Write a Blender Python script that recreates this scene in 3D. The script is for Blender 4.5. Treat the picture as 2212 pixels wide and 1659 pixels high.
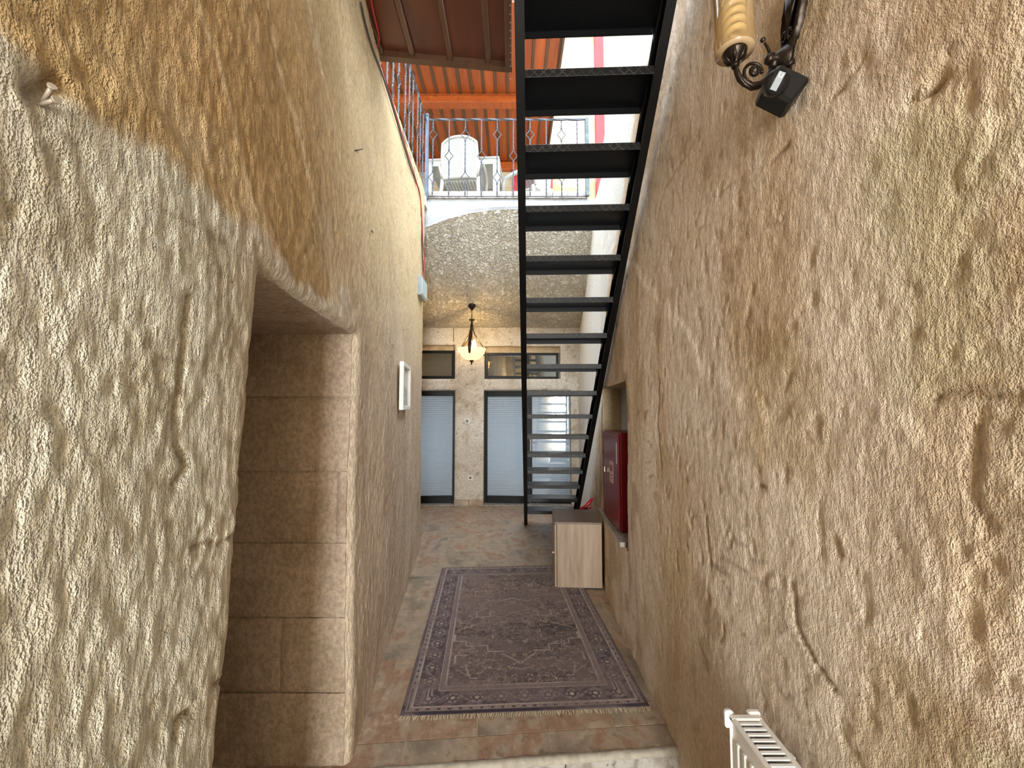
import bpy, math, random
import numpy as np
from mathutils import Vector, Matrix

random.seed(7)
SC = bpy.context.scene
COL = SC.collection
for o in list(bpy.data.objects):
    bpy.data.objects.remove(o, do_unlink=True)

# ------------------------------------------------------------------ camera, sky, light, exposure
EYE = 1.54                                   # lens height above the tiled floor
cam_d = bpy.data.cameras.new('camera')
cam_d.sensor_fit = 'HORIZONTAL'
cam_d.sensor_width = 36.0
cam_d.lens = 36.0 * 900.0 / 2212.0
cam_d.clip_start = 0.02
cam = bpy.data.objects.new('camera', cam_d)
COL.objects.link(cam)
cam.location = (0, 0, EYE)
cam.rotation_euler = (math.radians(90) + math.atan(56.5 / 900.0), 0, 0)
SC.camera = cam

world = bpy.data.worlds.new('sky')
SC.world = world
world.use_nodes = True
bg = world.node_tree.nodes['Background']
bg.inputs[0].default_value = (0.80, 0.90, 1.0, 1)
bg.inputs[1].default_value = 3.3

def area(name, loc, rot, sx, sy, power, color):
    l = bpy.data.lights.new(name, 'AREA')
    l.shape = 'RECTANGLE'
    l.size, l.size_y = sx, sy
    l.energy = power
    l.color = color
    ob = bpy.data.objects.new(name, l)
    COL.objects.link(ob)
    ob.location = loc
    ob.rotation_euler = rot
    return ob
# daylight of the rooms behind the glazed doors
area('room_daylight', (-1.5, 7.70, 1.0), (math.radians(-90), 0, 0), 1.0, 1.6, 3.4, (0.90, 0.95, 1.0))
area('room_daylight', (0.28, 7.70, 1.0), (math.radians(-90), 0, 0), 1.4, 1.6, 5.0, (0.88, 0.94, 1.0))
# daylight entering by the open entrance behind the lens
area('entrance_daylight', (0.0, -3.22, 1.25), (math.radians(90), 0, 0), 1.15, 2.5, 205, (0.97, 1.0, 0.98))

vs = SC.view_settings
vs.view_transform = 'Standard'
vs.look = 'None'
vs.exposure = 1.22
vs.gamma = 1.0
vs.use_curve_mapping = False
SC.cycles.use_denoising = True
SC.cycles.adaptive_threshold = 0.025
SC.cycles.max_bounces = 7
SC.cycles.diffuse_bounces = 4
SC.cycles.glossy_bounces = 3
SC.cycles.transmission_bounces = 6
SC.cycles.caustics_reflective = False
SC.cycles.caustics_refractive = False

# ------------------------------------------------------------------ numpy noise
def _h(ix, iy, iz, s):
    h = (ix.astype(np.int64) * 374761393 + iy.astype(np.int64) * 668265263 + iz.astype(np.int64) * 2147483647 + s * 1274126177) & 0xffffffff
    h = ((h ^ (h >> 13)) * 1274126177) & 0xffffffff
    h = ((h ^ (h >> 16)) * 2246822519) & 0xffffffff
    return ((h ^ (h >> 15)) & 0xffff) / 32767.5 - 1.0

def vnoise(x, y, z=0.0, s=0):
    x, y, z = np.broadcast_arrays(np.asarray(x, float), np.asarray(y, float), np.asarray(z, float))
    fx, fy, fz = np.floor(x), np.floor(y), np.floor(z)
    tx, ty, tz = x - fx, y - fy, z - fz
    tx, ty, tz = [t * t * (3 - 2 * t) for t in (tx, ty, tz)]
    r = 0
    for a in (0, 1):
        for b in (0, 1):
            for c in (0, 1):
                w = (tx if a else 1 - tx) * (ty if b else 1 - ty) * (tz if c else 1 - tz)
                r = r + w * _h(fx + a, fy + b, fz + c, s)
    return r

def fbm(x, y, z=0.0, s=0, o=4):
    r, a, f = 0, 0.5, 1.0
    for i in range(o):
        r = r + a * vnoise(x * f, y * f, z * f, s + i * 17)
        a *= 0.5
        f *= 2.03
    return r

def sstep(a, b, x):
    t = np.clip((x - a) / (b - a), 0, 1)
    return t * t * (3 - 2 * t)

# ------------------------------------------------------------------ object helpers
def tag(o, label, cat=None, group=None, kind=None):
    o['label'] = label
    if cat: o['category'] = cat
    if group: o['group'] = group
    if kind: o['kind'] = kind
    return o

def empty(name, loc=(0, 0, 0), rz=0.0):
    o = bpy.data.objects.new(name, None)
    o.empty_display_size = 0.1
    COL.objects.link(o)
    o.location = loc
    o.rotation_euler = (0, 0, rz)
    return o

def link(name, me, mat=None, parent=None):
    if mat is not None and len(me.materials) == 0:
        me.materials.append(mat)
    o = bpy.data.objects.new(name, me)
    COL.objects.link(o)
    if parent is not None:
        o.parent = parent
    return o

def copy_tree(o, parent=None):
    c = o.copy()
    COL.objects.link(c)
    c.parent = parent
    for ch in list(o.children):
        copy_tree(ch, c)
    return c

class MB:
    def __init__(s):
        s.v, s.f, s.sm = [], [], []
    def add(s, vs_, fs, smooth=False):
        b = len(s.v)
        s.v += [tuple(p) for p in vs_]
        s.f += [tuple(i + b for i in f) for f in fs]
        s.sm += [smooth] * len(fs)
        return s
    def box(s, lo, hi, M=None):
        (x0, y0, z0), (x1, y1, z1) = lo, hi
        p = [(x0, y0, z0), (x1, y0, z0), (x1, y1, z0), (x0, y1, z0), (x0, y0, z1), (x1, y0, z1), (x1, y1, z1), (x0, y1, z1)]
        if M is not None:
            p = [tuple(M @ Vector(q)) for q in p]
        return s.add(p, [(0, 3, 2, 1), (4, 5, 6, 7), (0, 1, 5, 4), (1, 2, 6, 5), (2, 3, 7, 6), (3, 0, 4, 7)])
    def bbox(s, lo, hi, b=0.004, M=None):
        """box with chamfered edges"""
        (x0, y0, z0), (x1, y1, z1) = lo, hi
        b = min(b, (x1 - x0) / 2.01, (y1 - y0) / 2.01, (z1 - z0) / 2.01)
        v, idx = [], {}
        X, Y, Z = (x0, x1), (y0, y1), (z0, z1)
        for i in (0, 1):
            for j in (0, 1):
                for k in (0, 1):
                    sx, sy, sz = (b if i == 0 else -b), (b if j == 0 else -b), (b if k == 0 else -b)
                    for ax in range(3):
                        q = [X[i] + sx, Y[j] + sy, Z[k] + sz]
                        q[ax] = (X[i], Y[j], Z[k])[ax]
                        idx[(i, j, k, ax)] = len(v)
                        v.append(tuple(M @ Vector(q)) if M is not None else tuple(q))
        f = []
        for ax in range(3):
            o1, o2 = [a for a in range(3) if a != ax]
            for e in (0, 1):
                ring = []
                for (p, q) in ((0, 0), (1, 0), (1, 1), (0, 1)):
                    c = [0, 0, 0]; c[ax] = e; c[o1] = p; c[o2] = q
                    ring.append(idx[(c[0], c[1], c[2], ax)])
                f.append(ring if (e == 1) == (ax != 1) else ring[::-1])
        for ax in range(3):
            o1, o2 = [a for a in range(3) if a != ax]
            for p in (0, 1):
                for q in (0, 1):
                    c0 = [0, 0, 0]; c0[o1] = p; c0[o2] = q
                    c1 = list(c0); c1[ax] = 1
                    f.append((idx[(*c0, o1)], idx[(*c1, o1)], idx[(*c1, o2)], idx[(*c0, o2)]))
        for i in (0, 1):
            for j in (0, 1):
                for k in (0, 1):
                    f.append((idx[(i, j, k, 0)], idx[(i, j, k, 1)], idx[(i, j, k, 2)]))
        return s.add(v, f)
    def tube(s, pts, r, n=8, cap=True, twist=0.0, flat=1.0, smooth=True, up=None):
        pts = [Vector(p) for p in pts]
        m = len(pts)
        rr = r if isinstance(r, (list, tuple)) else [r] * m
        vs_, prev = [], None
        for i in range(m):
            t = (pts[min(i + 1, m - 1)] - pts[max(i - 1, 0)])
            if t.length < 1e-9: t = Vector((0, 0, 1))
            t.normalize()
            if prev is None:
                a = Vector(up) if up else (Vector((0, 0, 1)) if abs(t.z) < 0.9 else Vector((1, 0, 0)))
                prev = (a - t * a.dot(t)).normalized()
            else:
                prev = prev - t * prev.dot(t)
                prev = prev.normalized() if prev.length > 1e-8 else t.orthogonal().normalized()
            bi = t.cross(prev)
            for k in range(n):
                a = 2 * math.pi * (k + 0.5) / n + twist * i
                vs_.append(pts[i] + prev * (math.cos(a) * rr[i]) + bi * (math.sin(a) * rr[i] * flat))
        fs = []
        for i in range(m - 1):
            for k in range(n):
                fs.append((i * n + k, i * n + (k + 1) % n, (i + 1) * n + (k + 1) % n, (i + 1) * n + k))
        s.add(vs_, fs, smooth)
        if cap:
            b = len(s.v) - m * n
            s.f += [tuple(b + k for k in range(n))[::-1], tuple(b + (m - 1) * n + k for k in range(n))]
            s.sm += [False, False]
        return s
    def lathe(s, prof, n=24, c=(0, 0, 0), M=None, smooth=True):
        vs_ = []
        for (r, z) in prof:
            for k in range(n):
                a = 2 * math.pi * k / n
                p = Vector((r * math.cos(a), r * math.sin(a), z))
                if M is not None: p = M @ p
                vs_.append(p + Vector(c))
        fs = []
        for i in range(len(prof) - 1):
            for k in range(n):
                fs.append((i * n + k, i * n + (k + 1) % n, (i + 1) * n + (k + 1) % n, (i + 1) * n + k))
        return s.add(vs_, fs, smooth)
    def prism(s, poly, a, b):
        """poly: list of 3-D points, swept from offset a to offset b"""
        a, b = Vector(a), Vector(b)
        n = len(poly)
        vs_ = [Vector(p) + a for p in poly] + [Vector(p) + b for p in poly]
        fs = [tuple(range(n))[::-1], tuple(range(n, 2 * n))]
        fs += [(i, (i + 1) % n, n + (i + 1) % n, n + i) for i in range(n)]
        return s.add(vs_, fs)
    def mesh(s, name='m'):
        me = bpy.data.meshes.new(name)
        me.from_pydata(s.v, [], s.f)
        me.polygons.foreach_set('use_smooth', s.sm)
        me.update()
        return me
    def build(s, name, mat, parent=None):
        return link(name, s.mesh(name), mat, parent)

def grid_mesh(name, P, keep=None, smooth=True):
    """P: array (rows, cols, 3)"""
    R, C_ = P.shape[:2]
    idx = np.arange(R * C_).reshape(R, C_)
    q = np.stack([idx[:-1, :-1], idx[:-1, 1:], idx[1:, 1:], idx[1:, :-1]], -1)
    q = q[keep] if keep is not None else q.reshape(-1, 4)
    q = q.reshape(-1, 4)
    used = np.unique(q)
    remap = np.zeros(R * C_, int); remap[used] = np.arange(len(used))
    v = P.reshape(-1, 3)[used]
    q = remap[q]
    me = bpy.data.meshes.new(name)
    me.vertices.add(len(v)); me.vertices.foreach_set('co', v.astype(np.float32).ravel())
    me.loops.add(q.size); me.loops.foreach_set('vertex_index', q.astype(np.int32).ravel())
    me.polygons.add(len(q)); me.polygons.foreach_set('loop_start', np.arange(0, q.size, 4, dtype=np.int32))
    me.update(calc_edges=True)
    me.polygons.foreach_set('use_smooth', np.full(len(q), smooth))
    me.update()
    return me, used

# ------------------------------------------------------------------ material helpers
class NT:
    def __init__(s, name):
        s.m = bpy.data.materials.new(name)
        s.m.use_nodes = True
        s.t = s.m.node_tree
        s.t.nodes.clear()
        s.out = s.t.nodes.new('ShaderNodeOutputMaterial')
    def n(s, typ, **kw):
        nd = s.t.nodes.new('ShaderNode' + typ)
        for k, v in kw.items():
            if k.startswith('_'):
                setattr(nd, k[1:], v)
        for k, v in kw.items():
            if not k.startswith('_'):
                key = int(k[1:]) if (k[0] == 'i' and k[1:].isdigit()) else k.replace('__', ' ')
                s.set(nd.inputs[key], v)
        return nd
    def set(s, inp, v):
        if isinstance(v, bpy.types.NodeSocket):
            s.t.links.new(v, inp)
        elif isinstance(v, bpy.types.Node):
            s.t.links.new(v.outputs[0], inp)
        else:
            if inp.type == 'RGBA' and len(v) == 3: v = (*v, 1)
            inp.default_value = v
    def coord(s, which='Object'):
        return s.n('TexCoord').outputs[which]
    def mapv(s, vec, scale=(1, 1, 1), rot=(0, 0, 0), loc=(0, 0, 0)):
        return s.n('Mapping', Vector=vec, Scale=scale, Rotation=rot, Location=loc).outputs[0]
    def noise(s, vec, scale, detail=4, rough=0.55, dist=0.0):
        return s.n('TexNoise', Vector=vec, Scale=scale, Detail=detail, Roughness=rough, Distortion=dist).outputs[0]
    def math(s, op, a, b=0.0, c=0.0, clamp=False):
        return s.n('Math', _operation=op, _use_clamp=clamp, i0=a, i1=b, i2=c).outputs[0]
    def rng(s, v, a, b, c=0.0, d=1.0, smooth=True):
        return s.n('MapRange', _interpolation_type='SMOOTHSTEP' if smooth else 'LINEAR', Value=v, i1=a, i2=b, i3=c, i4=d).outputs[0]
    def mix(s, f, a, b, mode='MIX'):
        nd = s.t.nodes.new('ShaderNodeMix')
        nd.data_type = 'RGBA'; nd.blend_type = mode
        s.set(nd.inputs[0], f); s.set(nd.inputs[6], a); s.set(nd.inputs[7], b)
        return nd.outputs[2]
    def ramp(s, f, stops):
        nd = s.t.nodes.new('ShaderNodeValToRGB')
        s.set(nd.inputs[0], f)
        e = nd.color_ramp.elements
        while len(e) < len(stops): e.new(0.5)
        for el, (p, c) in zip(e, stops):
            el.position = p; el.color = (*c, 1)
        return nd.outputs[0]
    def bump(s, h, strength=0.5, dist=0.01, normal=None):
        kw = dict(Height=h, Strength=strength, Distance=dist)
        nd = s.n('Bump', **kw)
        if normal is not None: s.set(nd.inputs['Normal'], normal)
        return nd.outputs[0]
    def sep(s, vec):
        return s.n('SeparateXYZ', Vector=vec).outputs
    def bsdf(s, color, rough=0.6, normal=None, metal=0.0, **kw):
        b = s.n('BsdfPrincipled', **{'Base__Color': color, 'Roughness': rough, 'Metallic': metal})
        for k, v in kw.items(): s.set(b.inputs[k.replace('__', ' ')], v)
        if normal is not None: s.set(b.inputs['Normal'], normal)
        return b
    def done(s, shader):
        s.t.links.new(shader.outputs[0] if isinstance(shader, bpy.types.Node) else shader, s.out.inputs[0])
        return s.m

def srgb(r, g, b):
    return tuple(((c / 255) / 12.92 if c / 255 <= 0.04045 else ((c / 255 + 0.055) / 1.055) ** 2.4) for c in (r, g, b))

def simple(name, color, rough=0.5, metal=0.0, nscale=0, namp=0.15, bump=0.0, bscale=60, **kw):
    t = NT(name)
    co = t.coord()
    c = color
    if nscale:
        n = t.noise(co, nscale, 5)
        c = t.mix(t.rng(n, 0.3, 0.7), tuple(x * (1 - namp) for x in color), tuple(min(1, x * (1 + namp)) for x in color))
    nm = t.bump(t.noise(co, bscale, 4), bump, 0.004) if bump else None
    return t.done(t.bsdf(c, rough, nm, metal, **kw))

# ---- plaster / hewn tuff : large tints are painted per vertex, grain and relief come from two noises
def plaster(name, aspect=(1, 1, 0.3), scale=70.0, dist=0.010, grain=0.35, base=None, dark=None):
    t = NT(name)
    co = t.coord()
    n1 = t.noise(t.mapv(co, aspect), scale, 3, 0.6, 0.1)
    n2 = t.noise(co, scale * 3.3, 1, 0.6)
    if base is None:
        c = t.n('Attribute', _attribute_name='tint').outputs['Color']
    else:
        c = t.mix(t.rng(t.noise(co, 2.3, 5, 0.6, 0.4), 0.38, 0.68), base, dark)
    sh = t.math('ADD', t.math('MULTIPLY', n1, 0.7), t.math('MULTIPLY', n2, 0.3))
    v = t.rng(sh, 0.32, 0.68, 1.0 - grain, 1.0 + grain * 0.45)
    c = t.mix(1.0, c, t.n('CombineColor', Red=v, Green=v, Blue=v).outputs[0], 'MULTIPLY')
    return t.done(t.bsdf(c, 0.93, t.bump(sh, 1.0, dist), **{'Specular__IOR__Level': 0.12}))

M_left = plaster('tuff_plaster_left', (1, 1, 0.33), 100.0, 0.015, 0.32)
M_right = plaster('tuff_plaster_right', (1, 1, 0.5), 95.0, 0.008, 0.24)
M_back = plaster('tuff_plaster_chamber', (1, 1, 0.8), 55.0, 0.008, 0.30)
M_white = plaster('whitewashed_plaster', (1, 1, 0.5), 40.0, 0.012, 0.12, srgb(192, 194, 197), srgb(174, 175, 175))
M_cream = plaster('cream_render', (1, 1, 0.5), 26.0, 0.006, 0.12, srgb(192, 180, 152), srgb(176, 150, 112))
M_block = plaster('cut_tuff_block', (1, 1, 0.8), 60.0, 0.006, 0.30, srgb(192, 172, 152), srgb(166, 144, 122))
M_plain = plaster('plain_tuff', (1, 1, 0.8), 50.0, 0.006, 0.2, srgb(200, 180, 150), srgb(180, 158, 126))

def roughcast():
    t = NT('roughcast_vault')
    co = t.coord()
    lum = t.noise(co, 20, 3, 0.6, 1.6)
    c = t.mix(t.rng(lum, 0.38, 0.62), srgb(206, 194, 172), srgb(244, 236, 222))
    return t.done(t.bsdf(c, 0.95, t.bump(t.rng(lum, 0.3, 0.7), 1.0, 0.035), **{'Specular__IOR__Level': 0.1}))
M_vault = roughcast()

def lerp(a, b, f):
    f = np.asarray(f, float)
    return a * (1 - f[..., None]) + b * f[..., None]

def C3(r, g, b):
    return np.array(srgb(r, g, b))

def paint(me, used, col, gain=1.0, grey=0.0):
    col = col.reshape(-1, 3)
    col = col * (1 - grey) + col.mean(1, keepdims=True) * grey
    a = me.color_attributes.new('tint', 'FLOAT_COLOR', 'POINT')
    c = np.ones((len(used), 4), np.float32)
    c[:, :3] = np.clip(col[used] * gain, 0, 0.95)
    a.data.foreach_set('color', c.ravel())

def cracks(a, b, s, w=0.010):
    n = fbm(a * 1.5 + 0.5 * fbm(a * 6, b * 6, 0, s + 4, 3), b * 1.1, 0, s, 4)
    return np.exp(-(n / w) ** 2) * sstep(0.05, 0.25, fbm(a * 1.3, b * 1.3, 0, s + 30, 2))

def tint_left(Y, z):
    big, med = fbm(Y * 1.3, z * 1.3, 0, 201, 4), fbm(Y * 6, z * 5, 0, 207, 5)
    pale = lerp(C3(184, 179, 163) + 0 * big[..., None], C3(195, 191, 179), sstep(-0.2, 0.3, big))
    pale = lerp(pale, C3(160, 150, 128), 0.6 * sstep(0.08, 0.4, med))
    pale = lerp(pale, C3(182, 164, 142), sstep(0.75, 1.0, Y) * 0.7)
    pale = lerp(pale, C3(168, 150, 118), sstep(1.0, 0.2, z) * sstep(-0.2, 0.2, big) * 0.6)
    st = fbm(Y * 5 + z * 1.6, z * 1.3 - Y * 0.4, 0, 211, 5)
    och = lerp(C3(166, 140, 100) + 0 * big[..., None], C3(190, 168, 134), sstep(-0.25, 0.3, st))
    och = lerp(och, C3(166, 132, 86), sstep(0.1, 0.35, big) * 0.7)
    edge = z - (1.97 + 0.16 * fbm(Y * 4, z * 4, 0, 77, 5))
    c = lerp(pale, och, sstep(-0.02, 0.04, edge))
    # beyond the doorway : tan below, straw above, pale streaks
    fx = fbm(Y * 4, z * 1.6, 0, 221, 5)
    far = lerp(C3(196, 174, 150) + 0 * big[..., None], C3(206, 186, 162), sstep(-0.25, 0.3, fx))
    far = lerp(far, C3(202, 178, 138), sstep(1.6, 2.8, z + 0.4 * big))
    far = lerp(far, C3(178, 150, 120), 0.4 * sstep(0.12, 0.4, med))
    c = lerp(c, far, sstep(1.45, 2.35, Y + 0.5 * big))
    # a few slanting tool scars
    sc = np.abs(((Y - 1.0) * 0.72 + (z - 2.4) * 0.55 + 0.05 * med) % 0.42 - 0.21)
    c = lerp(c, C3(214, 194, 160), sstep(0.02, 0.0, sc) * sstep(1.9, 2.1, z) * 0.45)
    c = lerp(c, C3(120, 96, 66), cracks(Y, z, 231) * 0.45)
    return c

def tint_right(Y, z):
    big, med = fbm(Y * 1.1, z * 1.1, 0, 301, 4), fbm(Y * 5, z * 4, 0, 307, 5)
    c = lerp(C3(202, 180, 156) + 0 * big[..., None], C3(210, 192, 172), sstep(-0.25, 0.3, big))
    str_ = fbm(Y * 7, z * 1.0, 0, 311, 5)
    c = lerp(c, C3(184, 156, 122), 0.6 * sstep(0.0, 0.35, str_))
    c = lerp(c, C3(174, 150, 112), 0.55 * sstep(0.18, 0.42, fbm(Y * 2.4, z * 2.4, 0, 317, 5)))
    oliv = sstep(1.15, 0.75, Y + 0.5 * fbm(Y * 3, z * 3, 0, 321, 4)) * sstep(-0.15, 0.1, fbm(Y * 2.2, z * 2.2, 0, 325, 5))
    c = lerp(c, C3(178, 166, 134), 0.7 * oliv)
    c = lerp(c, C3(186, 166, 142), 0.6 * sstep(-0.1, 0.3, fbm(Y * 1.7, z * 2.1, 0, 329, 4)) * sstep(2.0, 1.3, z))
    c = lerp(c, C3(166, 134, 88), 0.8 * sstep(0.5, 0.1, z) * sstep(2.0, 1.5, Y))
    c = lerp(c, C3(150, 122, 88), 0.5 * sstep(0.25, 0.45, med))
    c = lerp(c, C3(110, 84, 56), cracks(Y, z, 331) * 0.55)
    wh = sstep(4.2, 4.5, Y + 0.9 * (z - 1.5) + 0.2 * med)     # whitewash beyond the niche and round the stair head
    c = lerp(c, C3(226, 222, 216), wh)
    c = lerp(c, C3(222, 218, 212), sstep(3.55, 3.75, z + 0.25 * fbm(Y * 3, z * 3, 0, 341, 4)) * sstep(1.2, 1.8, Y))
    return c

def tint_back(X, z):
    big, med = fbm(X * 1.6, z * 1.6, 0, 401, 4), fbm(X * 8, z * 8, 0, 407, 5)
    c = lerp(C3(184, 173, 156) + 0 * big[..., None], C3(198, 189, 175), sstep(-0.25, 0.3, big))
    c = lerp(c, C3(160, 144, 120), 0.6 * sstep(0.1, 0.4, med))
    c = lerp(c, C3(120, 100, 74), 0.6 * sstep(0.38, 0.5, fbm(X * 30, z * 30, 0, 411, 2)))
    return c

# ------------------------------------------------------------------ wall sheets
def XL(Y, z):
    return -0.509 - 0.109 * Y - 0.14 * np.clip((z - 1.9) / 2.2, 0, 1) ** 1.2 * np.clip((4.8 - Y) / 1.8, 0, 1)

def XR(Y, z):
    return np.interp(Y, [-2, 2.4, 3.0, 3.63, 3.9, 4.3, 5.7, 7.2], [0.75, 0.75, 0.765, 0.795, 0.825, 0.92, 1.0, 1.12]) + 0.05 * np.clip((z - 1) / 3, 0, 1)

# ------------------------------------------------------------------ measuring helpers (photo point -> place on a known surface)
PITCH = math.atan(56.5 / 900.0)
def ray(u, v):
    a, b = (u - 1106.0) / 900.0, (829.5 - v) / 900.0
    return Vector((a, math.cos(PITCH) - b * math.sin(PITCH), math.sin(PITCH) + b * math.cos(PITCH)))
def atY(u, v, Y):
    r = ray(u, v)
    return Vector((0, 0, EYE)) + r * (Y / r.y)
def atZ(u, v, z):
    r = ray(u, v)
    return Vector((0, 0, EYE)) + r * ((z - EYE) / r.z)
def on_side(u, v, fn, off=0.0):
    r = ray(u, v); t = 1.0
    for _ in range(60):
        p = Vector((0, 0, EYE)) + r * t
        t = 0.5 * t + 0.5 * (float(fn(p.y, p.z)) + off) / r.x
    return Vector((0, 0, EYE)) + r * t
def on_left(u, v, off=0.0): return on_side(u, v, XL, off)
def on_right(u, v, off=0.0): return on_side(u, v, XR, -off)

def scar(Y, z, pts, w):
    """closeness (0..1) to a wandering scar line given in wall coordinates"""
    best = np.full(Y.shape, 9.0)
    wy = Y + 0.010 * fbm(Y * 22, z * 22, 0, 501, 3); wz = z + 0.010 * fbm(Y * 22, z * 22, 0, 503, 3)
    for (p, q) in zip(pts[:-1], pts[1:]):
        dy, dz = q.y - p.y, q.z - p.z
        t = np.clip(((wy - p.y) * dy + (wz - p.z) * dz) / (dy * dy + dz * dz + 1e-9), 0, 1)
        best = np.minimum(best, np.hypot(wy - p.y - t * dy, wz - p.z - t * dz))
    return np.exp(-(best / w) ** 2)
SCARS_R = [(p, w, d) for (p, w, d) in (
    (((1962, 222), (1990, 206), (2018, 186)), 0.006, 0.016), (((1862, 128), (1826, 180), (1796, 214)), 0.005, 0.007), (((1512, 285), (1478, 345), (1434, 410), (1420, 470)), 0.006, 0.005),
    (((1706, 308), (1668, 350)), 0.006, 0.008), (((1706, 1262), (1714, 1345), (1748, 1425), (1795, 1490)), 0.007, 0.010), (((2010, 858), (2100, 850), (2196, 858)), 0.008, 0.008),
    (((2100, 905), (2096, 1000), (2110, 1090), (2140, 1150)), 0.008, 0.007), (((1424, 820), (1418, 920), (1425, 1010)), 0.008, 0.007), (((1523, 1120), (1530, 1220)), 0.008, 0.007), (((1640, 1046), (1652, 1054)), 0.006, 0.012), (((1806, 1180), (1810, 1200)), 0.006, 0.012))]
SCARS_L = [(p, w, d) for (p, w, d) in (
    (((402, 640), (388, 760), (376, 880), (372, 960), (398, 1010), (372, 1060)), 0.006, 0.012), (((372, 1590), (382, 1555), (404, 1535)), 0.008, 0.014), (((408, 1184), (440, 1176), (505, 1158)), 0.004, 0.008),
    (((452, 1480), (478, 1470), (492, 1458)), 0.005, 0.010), (((560, 20), (640, 190), (700, 330), (760, 480)), 0.008, 0.004), (((545, 160), (620, 360), (690, 520)), 0.010, 0.004), (((70, 205), (110, 190), (140, 185)), 0.010, 0.018))]

def relief(Y, z, s, fine=1.0, amp=1.0):
    d = 0.018 * fbm(Y * 1.1, z * 1.1, 0, s, 3) + 0.005 * fbm(Y * 5, z * 4, 0, s + 3, 4)
    w = 0.35 * fbm(Y * 3, z * 2, 0, s + 9, 3)
    d = d + fine * 0.0050 * fbm((Y + w * 0.12) * 56, (z + w * 0.1) * 26, 0, s + 5, 2)
    lump = fbm(Y * 24, z * 17, 0, s + 15, 3)
    d = d - 0.0045 * sstep(0.30, 0.55, lump)                      # chipped hollows
    return d * amp

def lin(a, b, step):
    return np.linspace(a, b, max(2, int(round((b - a) / step)) + 1))

TOPZ = 4.10
DOOR_H, DY1 = 1.888, 1.906
def dy0(z):
    return 1.007 - 0.10 * (DOOR_H - np.clip(z, 0.3, DOOR_H))

# left wall with the doorway ------------------------------------------------
zr = np.unique(np.concatenate([lin(-0.2, 0.2, 0.05), lin(0.2, DOOR_H, 0.0085), lin(DOOR_H, 2.75, 0.0085), lin(2.75, TOPZ, 0.02)]).round(5))
kz = int(np.argmin(np.abs(zr - DOOR_H)))
ca = np.concatenate([lin(-3.25, 0.35, 0.08)[:-1], lin(0.35, 1.0, 0.0075)])
cb = np.linspace(0, 1, 70)[1:]                                   # across the doorway
cc = np.concatenate([lin(DY1, 3.4, 0.013), lin(3.4, 4.74, 0.02)[1:]])[1:]
Zg = zr[:, None]
Ya = np.where(ca[None, :] < 0.35, ca[None, :], 0.35 + (ca[None, :] - 0.35) / 0.65 * (dy0(Zg) - 0.35))
Yb = dy0(Zg) + cb[None, :] * (DY1 - dy0(Zg))
Yc = np.repeat(cc[None, :], len(zr), 0)
Yg = np.concatenate([Ya, Yb, Yc], 1)
Zf = np.repeat(Zg, Yg.shape[1], 1)
na, nb = Ya.shape[1], Yb.shape[1]
Xg = XL(Yg, Zf) + relief(Yg, Zf, 21)
scar_l = np.zeros_like(Yg)
for (px, w_, d_) in SCARS_L:
    g_ = scar(Yg, Zf, [on_left(*p) for p in px], w_); Xg = Xg - d_ * g_; scar_l = np.maximum(scar_l, g_ * min(1, d_ / 0.010))
# the plaster coat (below the band) stands a little proud of the bare rock
coat = sstep(0.03, -0.03, Zf - (1.97 + 0.22 * fbm(Yg * 3, Zf * 3, 0, 77, 4))) * sstep(2.2, 1.9, Yg)
Xg = Xg + 0.009 * coat
# rounded arris round the doorway
inside_d = np.maximum(np.maximum(dy0(Zf) - Yg, Yg - DY1), Zf - DOOR_H)
rim_d = np.clip(inside_d, 0, 0.05)
Xg = Xg - 0.028 * (1 - np.sqrt(np.clip(1 - (1 - rim_d / 0.05) ** 2, 0, 1)))
Pg = np.stack([Xg, Yg, Zf], -1)
# chips along the arris
keep = np.ones((len(zr) - 1, Yg.shape[1] - 1), bool)
keep[:kz, na - 1:na - 1 + nb] = False
# far corner of the wall : extra columns turning behind it
last = Pg[:, -1]
ext = []
for (dx, dy) in ((-0.012, 0.03), (-0.05, 0.05), (-0.30, 0.055), (-1.45, 0.055)):
    e = last.copy(); e[:, 0] += dx; e[:, 1] += dy
    ext.append(e)
Pg = np.concatenate([Pg, np.stack(ext, 1)], 1)
keep = np.concatenate([keep, np.ones((keep.shape[0], 4), bool)], 1)
# wall top cap
cap = []
for dx, dz in ((-0.02, 0.012), (-0.25, 0.015)):
    e = Pg[-1].copy(); e[:, 0] += dx; e[:, 2] += dz
    cap.append(e)
me, used = grid_mesh('wall_left', Pg, keep)
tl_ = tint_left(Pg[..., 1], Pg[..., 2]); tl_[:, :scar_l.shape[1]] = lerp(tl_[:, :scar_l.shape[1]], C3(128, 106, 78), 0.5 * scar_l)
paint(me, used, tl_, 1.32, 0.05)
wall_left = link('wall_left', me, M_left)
tag(wall_left, 'hewn tuff wall with combed plaster and a doorway cut into it', 'wall', kind='structure')
me, _ = grid_mesh('wall_top', np.stack([Pg[-1]] + cap, 0))
link('wall_top', me, M_plain, wall_left)

def reveal(name, line, dirs, mat, parent, s, depth=1.1):
    """strip from a rim line (N,3) inward along dirs"""
    ds = [0, 0.006, 0.02, 0.05, 0.1, 0.18, 0.3, 0.45, 0.6, depth]
    rows = []
    for d in ds:
        p = line + np.array(dirs) * d
        k = 0.006 * fbm(p[:, 0] * 9, p[:, 1] * 9, p[:, 2] * 9, s, 3) * (d > 0)
        nrm = np.array([0, 1, 0]) if abs(line[0][2] - line[-1][2]) > 0.5 else np.array([0, 0, 1])
        rows.append(p + k[:, None] * nrm)
    me, _ = grid_mesh(name, np.stack(rows, 0))
    return link(name, me, mat, parent)

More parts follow.
